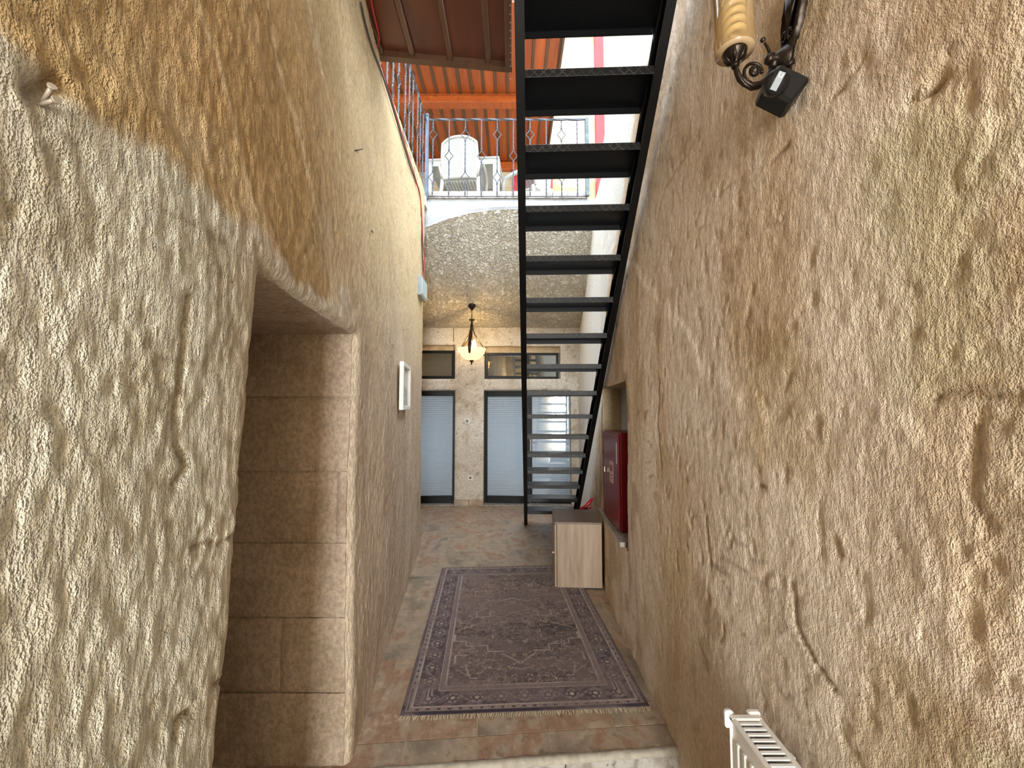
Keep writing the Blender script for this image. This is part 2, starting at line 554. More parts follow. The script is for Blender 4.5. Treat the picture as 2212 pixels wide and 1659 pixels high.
reveal('lintel_soffit', Pg[kz, na - 1:na + nb], (-1, 0, 0), M_block, wall_left, 5)
reveal('near_jamb', Pg[:kz + 1, na - 1], (-1, 0, 0), M_block, wall_left, 6)
# far jamb : coursed stone blocks, each its own piece
courses = [-0.2, 0.30, 0.62, 0.945, 1.262, 1.60, DOOR_H + 0.03]
for i in range(len(courses) - 1):
    z0, z1 = courses[i] + (0.003 if i else 0), courses[i + 1] - 0.003
    splits = [[-1.62, -0.70], [-1.62, -1.02, -0.70], [-1.62, -0.70], [-1.62, -0.79, -0.70], [-1.62, -0.70], [-1.62, -0.70]][i]
    for a, b in zip(splits[:-1], splits[1:]):
        xs, zs = lin(a + 0.002, b - 0.002, 0.02), lin(z0, z1, 0.02)
        edge = xs[-1] >= -0.71
        G = np.zeros((len(zs), len(xs), 3))
        G[..., 0] = xs[None]; G[..., 2] = zs[:, None]
        if edge:                                   # follow the worn arris of the wall face
            tgt = np.interp(zs, zr[:kz + 1], Pg[:kz + 1, na + nb - 1, 0])
            w = sstep(a, b, xs)[None, :] if b - a < 0.3 else sstep(b - 0.25, b, xs)[None, :]
            G[..., 0] += (tgt[:, None] - b) * w
        e = np.minimum(np.minimum(xs[None] - a, 9 if edge else b - xs[None]), np.minimum(zs[:, None] - z0, (z1 - zs[:, None]) if i < len(courses) - 2 else 9))
        G[..., 1] = DY1 + 0.004 * (i % 2) * (0 if edge else 1) + 0.008 * sstep(0.012, 0.0, e) - 0.006 * fbm(G[..., 0] * 9, G[..., 2] * 9, 0, 40 + i, 4) * sstep(0, 0.08, np.abs(G[..., 0] + 0.70))
        me, _ = grid_mesh('block', G)
        link('block', me, M_block, wall_left)
mb = MB(); mb.box((-1.66, 0.5, -0.2), (-1.62, DY1 + 0.05, DOOR_H + 0.1)); mb.box((-1.62, DY1 + 0.014, -0.2), (-0.745, DY1 + 0.05, DOOR_H + 0.15))
mb.box((-1.7, 0.6, DOOR_H + 0.035), (-0.80, DY1 + 0.05, DOOR_H + 0.10))
mb.build('doorway_backing', M_block, wall_left)

# right wall with the hose niche ---------------------------------------------
NY0, NY1, NZ0, NZ1 = 2.82, 3.90, 0.60, 1.74
yr = np.unique(np.concatenate([lin(-3.25, 0.5, 0.09), lin(0.5, 2.2, 0.0105), lin(2.2, NY0, 0.014), lin(NY0, NY1, 0.03), lin(NY1, 7.2, 0.04)]).round(5))
zq = np.unique(np.concatenate([lin(-0.2, 0.1, 0.05), lin(0.1, NZ0, 0.0115), lin(NZ0, NZ1, 0.0105), lin(NZ1, 3.3, 0.0115), lin(3.3, TOPZ, 0.025)]).round(5))
Yq, Zq = np.meshgrid(yr, zq)
Xq = XR(Yq, Zq) - relief(Yq, Zq, 63, fine=0.55) * np.clip(1.15 - 0.12 * Yq, 0.45, 1)
# an old render layer broken off: shallow step along an uneven line
st = Zq - (1.55 + 0.5 * fbm(Yq * 1.3, Zq * 0.8, 0, 91, 5) + 0.6 * (Yq - 1.2))
Xq = Xq + 0.006 * sstep(-0.02, 0.02, st)
scar_r = np.zeros_like(Yq)
for (px, w_, d_) in SCARS_R:
    g_ = scar(Yq, Zq, [on_right(*p) for p in px], w_); Xq = Xq + d_ * g_; scar_r = np.maximum(scar_r, g_ * min(1, d_ / 0.010))
ind = np.maximum(np.maximum(NY0 - Yq, Yq - NY1), np.maximum(NZ0 - Zq, Zq - NZ1))
rim = np.clip(ind, 0, 0.03)
Xq = Xq + 0.012 * (1 - rim / 0.03) ** 2
Pq = np.stack([Xq, Yq, Zq], -1)
i0, i1 = int(np.argmin(abs(yr - NY0))), int(np.argmin(abs(yr - NY1)))
j0, j1 = int(np.argmin(abs(zq - NZ0))), int(np.argmin(abs(zq - NZ1)))
keep = np.ones((len(zq) - 1, len(yr) - 1), bool)
keep[j0:j1, i0:i1] = False
me, used = grid_mesh('wall_right', Pq[:, ::-1], keep[:, ::-1])
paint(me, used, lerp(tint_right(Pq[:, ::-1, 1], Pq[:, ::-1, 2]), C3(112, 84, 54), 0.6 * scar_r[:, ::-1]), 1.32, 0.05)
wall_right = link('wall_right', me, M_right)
tag(wall_right, 'tan hewn tuff wall with stained plaster and a hose niche', 'wall', kind='structure')
def strip(name, line, d, mat, parent):
    rows = np.stack([line + np.array(d) * k for k in (0, 0.03, 0.3, 1)], 0)
    me, _ = grid_mesh(name, rows)
    return link(name, me, mat, parent)
ring = [Pq[j1, i0:i1 + 1], Pq[j0, i0:i1 + 1], Pq[j0:j1 + 1, i0], Pq[j0:j1 + 1, i1]]
for nm, L in zip(('niche_head', 'niche_floor', 'niche_cheek', 'niche_cheek'), ring):
    L2 = L.copy()
    rows = []
    for k in (0, 0.03, 0.3, 1):
        r_ = L.copy(); r_[:, 0] = L[:, 0] * (1 - k) + 1.02 * k
        rows.append(r_)
    me, _ = grid_mesh(nm, np.stack(rows, 0))
    link(nm, me, M_plain, wall_right)
mb = MB(); mb.box((1.02, NY0 - 0.05, NZ0 - 0.05), (1.06, NY1 + 0.05, NZ1 + 0.05)); mb.build('niche_back', M_white, wall_right)
capr = Pq[-1].copy(); capr2 = capr.copy(); capr2[:, 0] += 0.03; capr2[:, 2] += 0.01; capr3 = capr2.copy(); capr3[:, 0] = 1.4
me, _ = grid_mesh('wall_top', np.stack([capr, capr2, capr3], 0)); link('wall_top', me, M_white, wall_right)

# far wall of the chamber with doors and fanlights -----------------------------
BY = 6.85
def rect_holes_wall(name, x0, x1, z0, z1, Y, holes, step, mat, disp, depth):
    xs = lin(x0, x1, step); zs = lin(z0, z1, step)
    for (a, b, c, d) in holes:
        xs = np.append(xs, [a, b]); zs = np.append(zs, [c, d])
    xs = np.unique(xs.round(4)); zs = np.unique(zs.round(4))
    xs = xs[np.append(True, np.diff(xs) > 0.004)]; zs = zs[np.append(True, np.diff(zs) > 0.004)]
    Xm, Zm = np.meshgrid(xs, zs)
    keep = np.ones((len(zs) - 1, len(xs) - 1), bool)
    dd = disp * (fbm(Xm * 2, Zm * 2, 0, 5, 3) + 0.5 * fbm(Xm * 12, Zm * 12, 0, 8, 3))
    for (a, b, c, d) in holes:
        ia, ib = np.argmin(abs(xs - a)), np.argmin(abs(xs - b)); ja, jb = np.argmin(abs(zs - c)), np.argmin(abs(zs - d))
        keep[ja:jb, ia:ib] = False
        e = np.maximum(np.maximum(xs[ia] - Xm, Xm - xs[ib]), np.maximum(zs[ja] - Zm, Zm - zs[jb]))
        dd = dd + 0.018 * (1 - np.clip(e, 0, 0.03) / 0.03) ** 2
    P = np.stack([Xm, Y + dd, Zm], -1)
    me, used = grid_mesh(name, P, keep)
    paint(me, used, tint_back(P[..., 0], P[..., 2]), 1.32, 0.05)
    w = link(name, me, mat)
    for (a, b, c, d) in holes:
        ia, ib = np.argmin(abs(xs - a)), np.argmin(abs(xs - b)); ja, jb = np.argmin(abs(zs - c)), np.argmin(abs(zs - d))
        for L in (P[ja, ia:ib + 1], P[jb, ia:ib + 1], P[ja:jb + 1, ia], P[ja:jb + 1, ib]):
            rows = []
            for k in (0, 0.1, 0.5, 1):
                r_ = L.copy(); r_[:, 1] = L[:, 1] * (1 - k) + (Y + depth) * k
                rows.append(r_)
            me, _ = grid_mesh('reveal', np.stack(rows, 0)); link('reveal', me, M_plain, w)
    return w
D1 = (-2.05, -0.935, 0.0, 1.87)
D2 = (-0.465, 0.965, 0.0, 1.87)
W1 = (-2.0, -0.945, 2.06, 2.62)
W2 = (-0.455, 0.80, 2.055, 2.60)
wall_back = rect_holes_wall('wall_back', -2.5, 1.35, -0.05, 3.2, BY, [D1, D2, W1, W2], 0.03, M_back, 0.012, 0.17)
tag(wall_back, 'pale plastered far wall pierced by doors and fanlights', 'wall', kind='structure')

# spandrel and vault ------------------------------------------------------------
def zf(x):      # front edge of the vault
    return np.interp(x, [-2.4, -1.5, -1.03, -0.8, -0.55, -0.3, 0.1, 0.5, 0.95, 1.3], [3.35, 3.62, 3.80, 3.89, 3.96, 4.0, 4.02, 4.02, 3.99, 3.95])
xs = lin(-2.45, 1.3, 0.018)
ss = np.linspace(0, 1, 120)
Xm, Sm = np.meshgrid(xs, ss)
# profile : bezier from the front lip (Y=5) sweeping back to the far wall
p0y, p0z = 5.0, zf(Xm)
p1y, p1z = 5.35, zf(Xm) - 0.12 - 0.35 * np.clip(zf(Xm) - 3.4, 0, 1)
p2y, p2z = 5.75, 3.00
p3y, p3z = BY + 0.06, 2.90
def bez(a, b, c, d, t):
    return a * (1 - t) ** 3 + 3 * b * t * (1 - t) ** 2 + 3 * c * t * t * (1 - t) + d * t ** 3
Yv = bez(p0y, p1y, p2y, p3y, Sm); Zv = bez(p0z, p1z, p2z, p3z, Sm)
rel = 0.016 * fbm(Xm * 3, Yv * 3, 0, 31, 3) + 0.012 * fbm(Xm * 26, (Yv + Zv) * 19, 0, 35, 3)
rel = rel * np.clip(Sm * 12, 0.1, 1)
P = np.stack([Xm, Yv + rel * 0.5, Zv + rel], -1)
vP, xs_v = P.copy(), xs.copy()
me, _ = grid_mesh('ceiling', P)
vault = link('ceiling', me, M_vault)
tag(vault, 'roughcast cave vault curving down to the far wall', 'ceiling', kind='structure')
tt = np.linspace(0, 1, 14)
Xs, Ts = np.meshgrid(xs, tt)
Zs = zf(Xs) * (1 - Ts) + 4.135 * Ts
Ys = 5.0 - 0.02 * sstep(0, 0.3, Ts) + 0.012 * fbm(Xs * 4, Zs * 4, 0, 71, 3) * (Ts > 0)
me, _ = grid_mesh('wall_spandrel', np.stack([Xs, Ys, Zs], -1))
sp_ = link('wall_spandrel', me, M_white)
tag(sp_, 'whitewashed face of the arch below the terrace railing', 'wall', kind='structure')
mb = MB(); mb.box((-2.5, 4.85, -0.05), (-2.42, 7.1, 4.1))
tag(mb.build('wall_chamber', M_plain), 'side wall of the chamber beyond the corner', 'wall', kind='structure')

# floor -------------------------------------------------------------------------
def tile_mat():
    t = NT('slate_look_tile')
    co = t.coord()
    rnd = t.n('ObjectInfo').outputs['Random']
    sh = t.n('CombineXYZ', X=t.math('MULTIPLY', rnd, 37.0), Y=t.math('MULTIPLY', rnd, 91.0), Z=t.math('MULTIPLY', rnd, 13.0))
    v = t.n('VectorMath', _operation='ADD', i0=co, i1=sh).outputs[0]
    n1 = t.noise(t.mapv(v, (3.2, 1.8, 1)), 1.6, 6, 0.6, 0.35)
    n2 = t.noise(v, 16, 6, 0.6, 0.4)
    tilt = t.math('ADD', n1, t.math('MULTIPLY', t.math('SUBTRACT', rnd, 0.5), 0.14))
    c = t.ramp(tilt, [(0.26, srgb(112, 100, 86)), (0.40, srgb(150, 134, 116)), (0.50, srgb(170, 150, 128)), (0.58, srgb(152, 118, 94)), (0.66, srgb(166, 140, 116)), (0.78, srgb(190, 172, 150))])
    c = t.mix(t.math('MULTIPLY', t.rng(n2, 0.55, 0.72), 0.7), c, srgb(104, 86, 70))
    c = t.mix(t.math('MULTIPLY', t.rng(n2, 0.45, 0.28), 0.6), c, srgb(198, 180, 156))
    nm = t.bump(t.math('ADD', n2, t.noise(v, 60, 3)), 0.35, 0.004)
    return t.done(t.bsdf(c, 0.42, nm))
M_tile = tile_mat()
M_grout = simple('pale_grout', srgb(190, 172, 142), 0.9, nscale=20)
TW, TL = 0.333, 0.652
ang = math.atan(0.088)
tdir = Vector((-math.sin(ang), math.cos(ang), 0)); tside = Vector((math.cos(ang), math.sin(ang), 0))
torg = Vector((-0.165, 2.072, 0))                 # a grout crossing on the floor
Rt = Matrix(((tside.x, tdir.x, 0), (tside.y, tdir.y, 0), (0, 0, 1)))
STEP_V = -0.135                                    # front edge of the upper floor, in tile rows from torg
mb = MB()
def ft(u, v, z=0.0):
    p = torg + tside * u + tdir * v
    return (p.x, p.y, z)
pv0 = STEP_V
mb.add([ft(-2.6, pv0, -0.004), ft(2.0, pv0, -0.004), ft(2.0, 5.5, -0.004), ft(-2.6, 5.5, -0.004), ft(-2.6, pv0, -0.2), ft(2.0, pv0, -0.2), ft(2.0, 5.5, -0.2), ft(-2.6, 5.5, -0.2)],
       [(0, 1, 2, 3), (0, 4, 5, 1), (1, 5, 6, 2), (2, 6, 7, 3), (3, 7, 4, 0), (7, 6, 5, 4)])
floor = mb.build('floor', M_grout)
tag(floor, 'brown slate-look tiled corridor floor with pale joints', 'floor', kind='structure')
tile_cache = {}
def tile(u0, v0, w, l):
    key = (round(w, 3), round(l, 3))
    if key not in tile_cache:
        m_ = MB(); m_.bbox((0.002, 0.002, -0.01), (w - 0.002, l - 0.002, 0.0), 0.0015)
        tile_cache[key] = m_.mesh('tile'); tile_cache[key].materials.append(M_tile)
    o = link('tile', tile_cache[key], None, floor)
    o.location = ft(u0, v0, random.uniform(-0.0006, 0.0004))
    o.rotation_euler = (0, 0, ang)
for r in range(0, 8):
    for c in range(-7, 5):
        u0, v0 = c * TW, r * TL
        ce = Vector(ft(u0 + TW / 2, v0 + TL / 2))
        xl = float(XL(min(ce.y, 4.8), 0)) if ce.y < 4.6 else -2.45
        xr = float(XR(ce.y, 0))
        if ce.x < xl - TW * 0.62 or ce.x > xr + TW * 0.62 or ce.y > BY + 0.25: continue
        tile(u0, v0, TW, TL)
for c in range(-3, 3):
    tile(c * TW, STEP_V, TW, -STEP_V)
# step : marble riser slabs under the edge, lower floor in front
def marble(name, base, vein, rough=0.35):
    t = NT(name); co = t.coord()
    n = t.noise(co, 7, 8, 0.65, 1.6)
    c = t.mix(t.rng(n, 0.42, 0.62), base, vein)
    c = t.mix(t.rng(t.noise(co, 40, 4), 0.58, 0.7), c, tuple(x * 0.75 for x in vein))
    return t.done(t.bsdf(c, rough, t.bump(t.noise(co, 50, 3), 0.15, 0.003)))
M_marble = marble('pale_marble', srgb(178, 171, 162), srgb(140, 128, 116))
M_marble2 = marble('terrace_marble', srgb(176, 170, 162), srgb(130, 120, 110))
tr = empty('trim_1')
tag(tr, 'pale marble step edge across the corridor floor', 'step', kind='structure')
for k, (a, b) in enumerate(((-0.75, -0.16), (-0.16, 0.39), (0.39, 0.98))):
    q = MB()
    P0, P1 = ft(a + 0.002, STEP_V - 0.022), ft(b - 0.002, STEP_V - 0.001)
    Mx = Matrix.Translation(Vector(ft(0, 0))) @ Rt.to_4x4()
    q.bbox((a + 0.002, STEP_V - 0.03, -0.17), (b - 0.002, STEP_V - 0.002, -0.006), 0.003, Mx)
    q.build('riser_slab', M_marble, tr)
q = MB()
xs2 = lin(-0.72, 0.98, 0.02)
poly = []
G = np.zeros((5, len(xs2), 3))
for i, (v_, z_) in enumerate(((-0.032, -0.02), (-0.035, -0.006), (-0.022, 0.003), (-0.006, 0.004), (0.0, 0.0))):
    for j, u_ in enumerate(xs2):
        w_ = 0.006 * float(vnoise(u_ * 30, i * 3.1, 0, 3)) * (0 < i < 4)
        G[i, j] = ft(u_, STEP_V + v_ + w_, z_ + w_ * 0.3)
me, _ = grid_mesh('mortar_lip', G); link('mortar_lip', me, simple('lime_mortar', srgb(168, 158, 142), 0.9, nscale=30, bump=0.3), tr)
mb = MB(); mb.box((-1.6, -3.3, -0.25), (0.9, 2.1, -0.17))
tag(mb.build('floor_near', M_marble), 'lower stone floor before the step', 'floor', kind='structure')

# entrance end behind the lens : frame with a tall opening
mb = MB()
mb.box((-1.2, -3.45, -0.2), (-0.58, -3.25, TOPZ)); mb.box((0.58, -3.45, -0.2), (1.2, -3.25, TOPZ)); mb.box((-0.58, -3.45, 2.55), (0.58, -3.25, TOPZ))
tag(mb.build('wall_front', M_plain), 'plastered entrance wall behind the viewer with open doorway', 'wall', kind='structure')

# timber -------------------------------------------------------------------------
def wood(name, dark, mid, light, rough=0.45, grain=(26, 1.6, 26), knots=True, coat=0.2):
    t = NT(name); co = t.coord()
    rnd = t.n('ObjectInfo').outputs['Random']
    sh = t.n('CombineXYZ', X=t.math('MULTIPLY', rnd, 31.0), Y=t.math('MULTIPLY', rnd, 57.0), Z=t.math('MULTIPLY', rnd, 11.0))
    v = t.n('VectorMath', _operation='ADD', i0=co, i1=sh).outputs[0]
    g = t.noise(t.mapv(v, grain), 1.0, 7, 0.6, 1.2)
    g2 = t.noise(t.mapv(v, tuple(x * 0.25 for x in grain)), 1.0, 4, 0.5, 0.5)
    c = t.ramp(t.math('ADD', t.math('MULTIPLY', g, 0.65), t.math('MULTIPLY', g2, 0.35)), [(0.3, dark), (0.5, mid), (0.7, light)])
    if knots:
        vo = t.n('TexVoronoi', Vector=t.mapv(v, (5.5, 2.2, 5.5)), Scale=1.0)
        c = t.mix(t.math('MULTIPLY', t.math('SUBTRACT', 1.0, t.rng(vo.outputs['Distance'], 0.05, 0.13)), 0.85), c, tuple(x * 0.35 for x in dark))
    br = t.math('ADD', 0.82, t.math('MULTIPLY', rnd, 0.36))
    c = t.mix(1.0, c, t.n('CombineColor', Red=br, Green=br, Blue=br).outputs[0], 'MULTIPLY')
    return t.done(t.bsdf(c, rough, t.bump(g, 0.15, 0.002), Coat__Weight=coat, Coat__Roughness=0.3))
M_orange = wood('orange_pine', srgb(128, 54, 12), srgb(158, 72, 18), srgb(176, 90, 28))
M_batten = wood('weathered_batten', srgb(58, 36, 20), srgb(80, 52, 28), srgb(98, 66, 36), knots=False)
M_brown = wood('brown_lacquered_panel', srgb(62, 26, 9), srgb(82, 36, 12), srgb(96, 44, 17), rough=0.35, grain=(10, 1.2, 10))
M_brownb = wood('brown_lacquered_batten', srgb(62, 38, 20), srgb(84, 52, 28), srgb(100, 64, 34), rough=0.35, knots=False)

# wood panelled ceiling over the near corridor
CZ = 4.13
cn = empty('ceiling_near', (0, 0, 0))
tag(cn, 'dark brown panelled wood ceiling with battens beside the stairs', 'ceiling', kind='structure')
rotc = -0.045
def cx(x, y):                                     # slightly skewed far edge
    return 2.89 + 0.11 * (x + 0.98)
batx = [-0.985, -0.725, -0.455, -0.175, 0.0]
for a, b in zip(batx[:-1], batx[1:]):
    q = MB(); q.prism([(a, -3.3, CZ), (b, -3.3, CZ), (b, cx(b, 0), CZ), (a, cx(a, 0), CZ)], (0, 0, 0), (0, 0, 0.02)); q.build('board', M_brown, cn)
q = MB(); q.box((-1.4, -3.3, CZ), (-0.985, 3.0, CZ + 0.02)); q.build('board', M_brown, cn)
for x in batx[1:-1]:
    q = MB(); q.bbox((x - 0.022, -3.3, CZ - 0.028), (x + 0.022, cx(x, 0) - 0.04, CZ + 0.001), 0.008); q.build('batten', M_brownb, cn)
q = MB(); q.prism([(-1.02, cx(-1.02, 0) - 0.05, CZ - 0.045), (0.0, cx(0, 0) - 0.05, CZ - 0.045), (0.0, cx(0, 0), CZ - 0.045), (-1.02, cx(-1.02, 0), CZ - 0.045)], (0, 0, 0), (0, 0, 0.075)); q.build('edge_trim', M_brownb, cn)
q = MB(); q.bbox((-0.05, -3.3, CZ - 0.045), (0.0, cx(0, 0) - 0.05, CZ + 0.03), 0.004); q.build('edge_trim', M_brownb, cn)
q = MB(); q.bbox((-0.985, -3.3, CZ - 0.04), (-0.925, cx(-0.95, 0) - 0.05, CZ + 0.001), 0.004); q.build('edge_trim', M_brownb, cn)
q = MB()
for k in range(26):
    q.lathe([(0.004, 0), (0.003, -0.002), (0.0, -0.003)], 8, (-0.012, 1.6 + k * 0.058, CZ - 0.0455))
q.build('nail_heads', simple('pale_nail_heads', srgb(190, 180, 165), 0.4, 0.4), cn)
q = MB(); q.box((-1.4, -3.3, CZ + 0.022), (0.0, 2.95, CZ + 0.10)); q.build('deck', simple('concrete_deck', srgb(170, 165, 158), 0.9, nscale=8), cn)
q = MB(); q.box((0.0, -3.3, CZ - 0.06), (1.4, 0.62, CZ + 0.10)); tag(q.build('floor_landing', simple('landing_screed', srgb(170, 165, 158), 0.9, nscale=8)), 'landing slab above the viewer where the stairs arrive', 'floor', kind='structure')

# terrace level : floor, kerb, walls, roof
mb = MB(); mb.box((-3.6, 5.06, 4.0), (3.4, 8.3, 4.15)); mb.box((-3.6, -3.3, 4.0), (-1.25, 5.06, 4.12)); mb.box((1.35, -3.3, 4.0), (3.4, 5.06, 4.10)); mb.box((-1.3, 4.86, 4.0), (-1.04, 5.06, 4.12))
tag(mb.build('floor_terrace', simple('terrace_screed', srgb(206, 198, 186), 0.85, nscale=6)), 'pale terrace slab around the stairwell', 'floor', kind='structure')
kb = empty('trim_2'); tag(kb, 'grey-white marble kerb along the terrace edge under the railing', 'kerb', kind='structure')
kx = [-1.06, -0.55, 0.0, 0.5, 0.93]
for a, b in zip(kx[:-1], kx[1:]):
    q = MB(); q.bbox((a + 0.002, 4.955, 4.135), (b - 0.002, 5.12, 4.225), 0.004); q.build('kerb_slab', M_marble2, kb)
TY = 8.0
mb = MB(); mb.box((-3.6, TY, 4.0), (3.6, TY + 0.2, 9.5))
wt = mb.build('wall_terrace_back', M_cream); tag(wt, 'cream rendered wall at the back of the terrace', 'wall', kind='structure')
M_red = simple('faded_red_paint', srgb(166, 52, 54), 0.7, nscale=6, namp=0.12, bump=0.1)
q = MB(); q.bbox((1.66, TY - 0.07, 4.0), (1.84, TY + 0.01, 9.5), 0.01); q.build('red_pilaster', M_red, wt)
q = MB(); q.bbox((0.70, TY - 0.09, 4.0), (0.80, TY, 6.42), 0.008); q.bbox((0.02, TY - 0.06, 4.0), (0.10, TY, 6.3), 0.006); q.bbox((0.44, TY - 0.06, 4.0), (0.50, TY, 6.3), 0.006); q.build('red_post', M_red, wt)
q = MB(); q.box((0.10, TY - 0.03, 4.0), (0.70, TY + 0.0, 6.3)); q.build('shaded_pane', simple('dim_window', srgb(120, 96, 92), 0.15), wt)
q = MB(); q.bbox((-3.6, TY - 0.10, 6.26), (0.10, TY - 0.0, 6.42), 0.006); q.build('eave_board', M_orange, wt)
mb = MB(); mb.box((-3.7, -1.9, 4.0), (-3.6, 8.2, 6.5)); tag(mb.build('wall_terrace_left', M_cream), 'cream wall along the terrace flank', 'wall', kind='structure')
mb = MB(); mb.box((3.3, -1.9, 4.0), (3.4, 8.2, 5.6)); tag(mb.build('wall_terrace_right', M_white), 'low whitewashed parapet beyond the stairwell', 'wall', kind='structure')

RZ = 6.44
rf = empty('ceiling_terrace'); tag(rf, 'orange pine terrace roof with dark battens seen from below', 'ceiling', kind='structure')
pitch = 0.182
RX1, RY0 = 0.66, 4.72
nb_ = 23
bm_ = MB(); bm_.box((0.002, 0, 0), (pitch - 0.002, TY - RY0, 0.022)); bme = bm_.mesh('board'); bme.materials.append(M_orange)
tm_ = MB(); tm_.bbox((-0.021, 0, -0.02), (0.021, TY - RY0, 0.0), 0.004); tme = tm_.mesh('batten'); tme.materials.append(M_batten)
for i in range(nb_):
    x = RX1 - (i + 1) * pitch
    o = link('board', bme, None, rf); o.location = (x, RY0, RZ)
    o = link('batten', tme, None, rf); o.location = (x + (pitch if i == 0 else pitch), RY0, RZ - 0.0005)
q = MB(); q.bbox((-3.6, 6.17, RZ - 0.13), (RX1 - 0.02, 6.33, RZ), 0.006); q.build('cross_beam', M_orange, rf)
q = MB(); q.bbox((-3.6, 6.15, RZ - 0.028), (RX1 - 0.02, 6.17, RZ - 0.002), 0.003); q.bbox((-3.6, 6.33, RZ - 0.028), (RX1 - 0.02, 6.35, RZ - 0.002), 0.003); q.build('beam_moulding', M_orange, rf)
q = MB(); q.bbox((RX1, RY0, RZ - 0.05), (RX1 + 0.035, TY, RZ + 0.05), 0.004); q.build('barge_board', M_batten, rf)
q = MB(); q.box((-3.6, RY0, RZ + 0.024), (RX1 + 0.03, TY, RZ + 0.05)); q.build('roof_deck', M_batten, rf)

# ------------------------------------------------------------------ more materials
def steel():
    t = NT('black_painted_steel'); co = t.coord()
    n = t.noise(co, 22, 5, 0.65)
    c = t.mix(t.rng(n, 0.6, 0.8), srgb(7, 7, 8), srgb(34, 31, 29))
    return t.done(t.bsdf(c, 0.42, t.bump(t.noise(co, 90, 3), 0.2, 0.002), Specular__IOR__Level=0.3))
M_steel = steel()
def chequer():
    t = NT('chequer_plate_edge'); co = t.coord()
    w1 = t.n('TexWave', _wave_type='BANDS', _bands_direction='DIAGONAL', Vector=co, Scale=14.0).outputs['Fac']
    w2 = t.n('TexWave', _wave_type='BANDS', _bands_direction='DIAGONAL', Vector=t.mapv(co, (-1, 1, 1)), Scale=14.0).outputs['Fac']
    p = t.rng(t.math('MAXIMUM', w1, w2), 0.86, 0.96)
    n = t.noise(co, 18, 5, 0.6)
    c = t.mix(t.math('MULTIPLY', p, t.rng(n, 0.35, 0.6)), srgb(14, 13, 13), srgb(58, 53, 48))
    return t.done(t.bsdf(c, 0.5, t.bump(p, 0.5, 0.003)))
M_cheq = chequer()
M_frame = simple('black_door_frame', srgb(8, 8, 9), 0.4, Specular__IOR__Level=0.25)
M_dark = simple('dark_bronze', srgb(52, 42, 34), 0.38, 0.75, nscale=40, namp=0.3, bump=0.25, bscale=90)
M_iron = simple('grey_wrought_iron', srgb(78, 78, 84), 0.5, 0.35, nscale=30, namp=0.25)
M_ironpost = simple('blue_grey_post', srgb(82, 92, 108), 0.5, 0.2, nscale=12, namp=0.25)
M_whitepl = simple('white_plastic', srgb(176, 176, 170), 0.45, nscale=4, namp=0.03)
M_paintw = simple('white_enamel', srgb(232, 226, 218), 0.35, nscale=5, namp=0.03)
M_blackpl = simple('black_plastic', srgb(11, 11, 12), 0.35, nscale=30, namp=0.2)
M_firered = simple('dark_red_enamel', srgb(122, 18, 30), 0.32, nscale=6, namp=0.12)
M_greybox = simple('grey_box', srgb(150, 160, 164), 0.45, nscale=8, namp=0.08)
def thin_glass(name, tint, refl=0.12, rough=0.02):
    t = NT(name)
    tr_ = t.n('BsdfTransparent', Color=tint)
    gl = t.n('BsdfGlossy', Color=(1, 1, 1), Roughness=rough)
    fr = t.n('Fresnel', IOR=1.5).outputs[0]
    f = t.math('ADD', t.math('MULTIPLY', fr, 1.0), refl, clamp=True)
    mx = t.t.nodes.new('ShaderNodeMixShader')
    t.set(mx.inputs[0], f); t.set(mx.inputs[1], tr_); t.set(mx.inputs[2], gl)
    return t.done(mx)
M_pane = thin_glass('clear_pane', (0.94, 0.96, 0.97), 0.02)
M_panedark = thin_glass('fanlight_pane', (0.80, 0.84, 0.84), 0.16)
t = NT('pleated_blind')
_tl = t.n('BsdfTranslucent', Color=srgb(206, 216, 226)); _df = t.bsdf(srgb(206, 212, 218), 0.8)
_mx = t.t.nodes.new('ShaderNodeMixShader'); t.set(_mx.inputs[0], 0.5); t.set(_mx.inputs[1], _df); t.set(_mx.inputs[2], _tl)
M_blind = t.done(_mx)
M_room = simple('dim_room', srgb(196, 190, 180), 0.9)

# ------------------------------------------------------------------ doors and fanlights
def leaf_frame(x0, x1, z0, z1, y, w=0.045, d=0.05, top=None, bot=None):
    q = MB(); top = top or w; bot = bot or w
    q.bbox((x0, y, z0), (x0 + w, y + d, z1), 0.004); q.bbox((x1 - w, y, z0), (x1, y + d, z1), 0.004)
    q.bbox((x0 + w, y + 0.002, z1 - top), (x1 - w, y + d - 0.002, z1), 0.004); q.bbox((x0 + w, y + 0.002, z0), (x1 - w, y + d - 0.002, z0 + bot), 0.004)
    return q
def blind_mesh(x0, x1, z0, z1, y, p=0.031):
    n = int((z1 - z0) / p); q = MB()
    vs_, fs = [], []
    for i in range(2 * n + 1):
        z = z0 + (z1 - z0) * i / (2 * n); yy = y + (0.009 if i % 2 else 0.0)
        vs_ += [(x0, yy, z), (x1, yy, z)]
    for i in range(2 * n):
        fs.append((2 * i, 2 * i + 1, 2 * i + 3, 2 * i + 2))
    return q.add(vs_, fs)
def plane_y(x0, x1, z0, z1, y, th=0.004):
    q = MB(); q.box((x0, y, z0), (x1, y + th, z1)); return q
DYF = BY + 0.10
d1 = empty('door_1', (-1.5, DYF, 0), math.radians(2.5)); tag(d1, 'black framed glass door with pale blind beside the corridor corner', 'door', kind='structure')
x0, x1 = D1[0] + 1.5, D1[1] - 0.004 + 1.5
leaf_frame(x0, x1, 0.01, D1[3] - 0.01, 0, 0.05, 0.05, top=0.085, bot=0.12).build('frame', M_frame, d1)
plane_y(x0 + 0.04, x1 - 0.04, 0.12, D1[3] - 0.08, 0.015).build('pane', M_pane, d1)
blind_mesh(x0 + 0.02, x1 - 0.02, 0.08, D1[3] - 0.05, 0.05).build('blind', M_blind, d1)
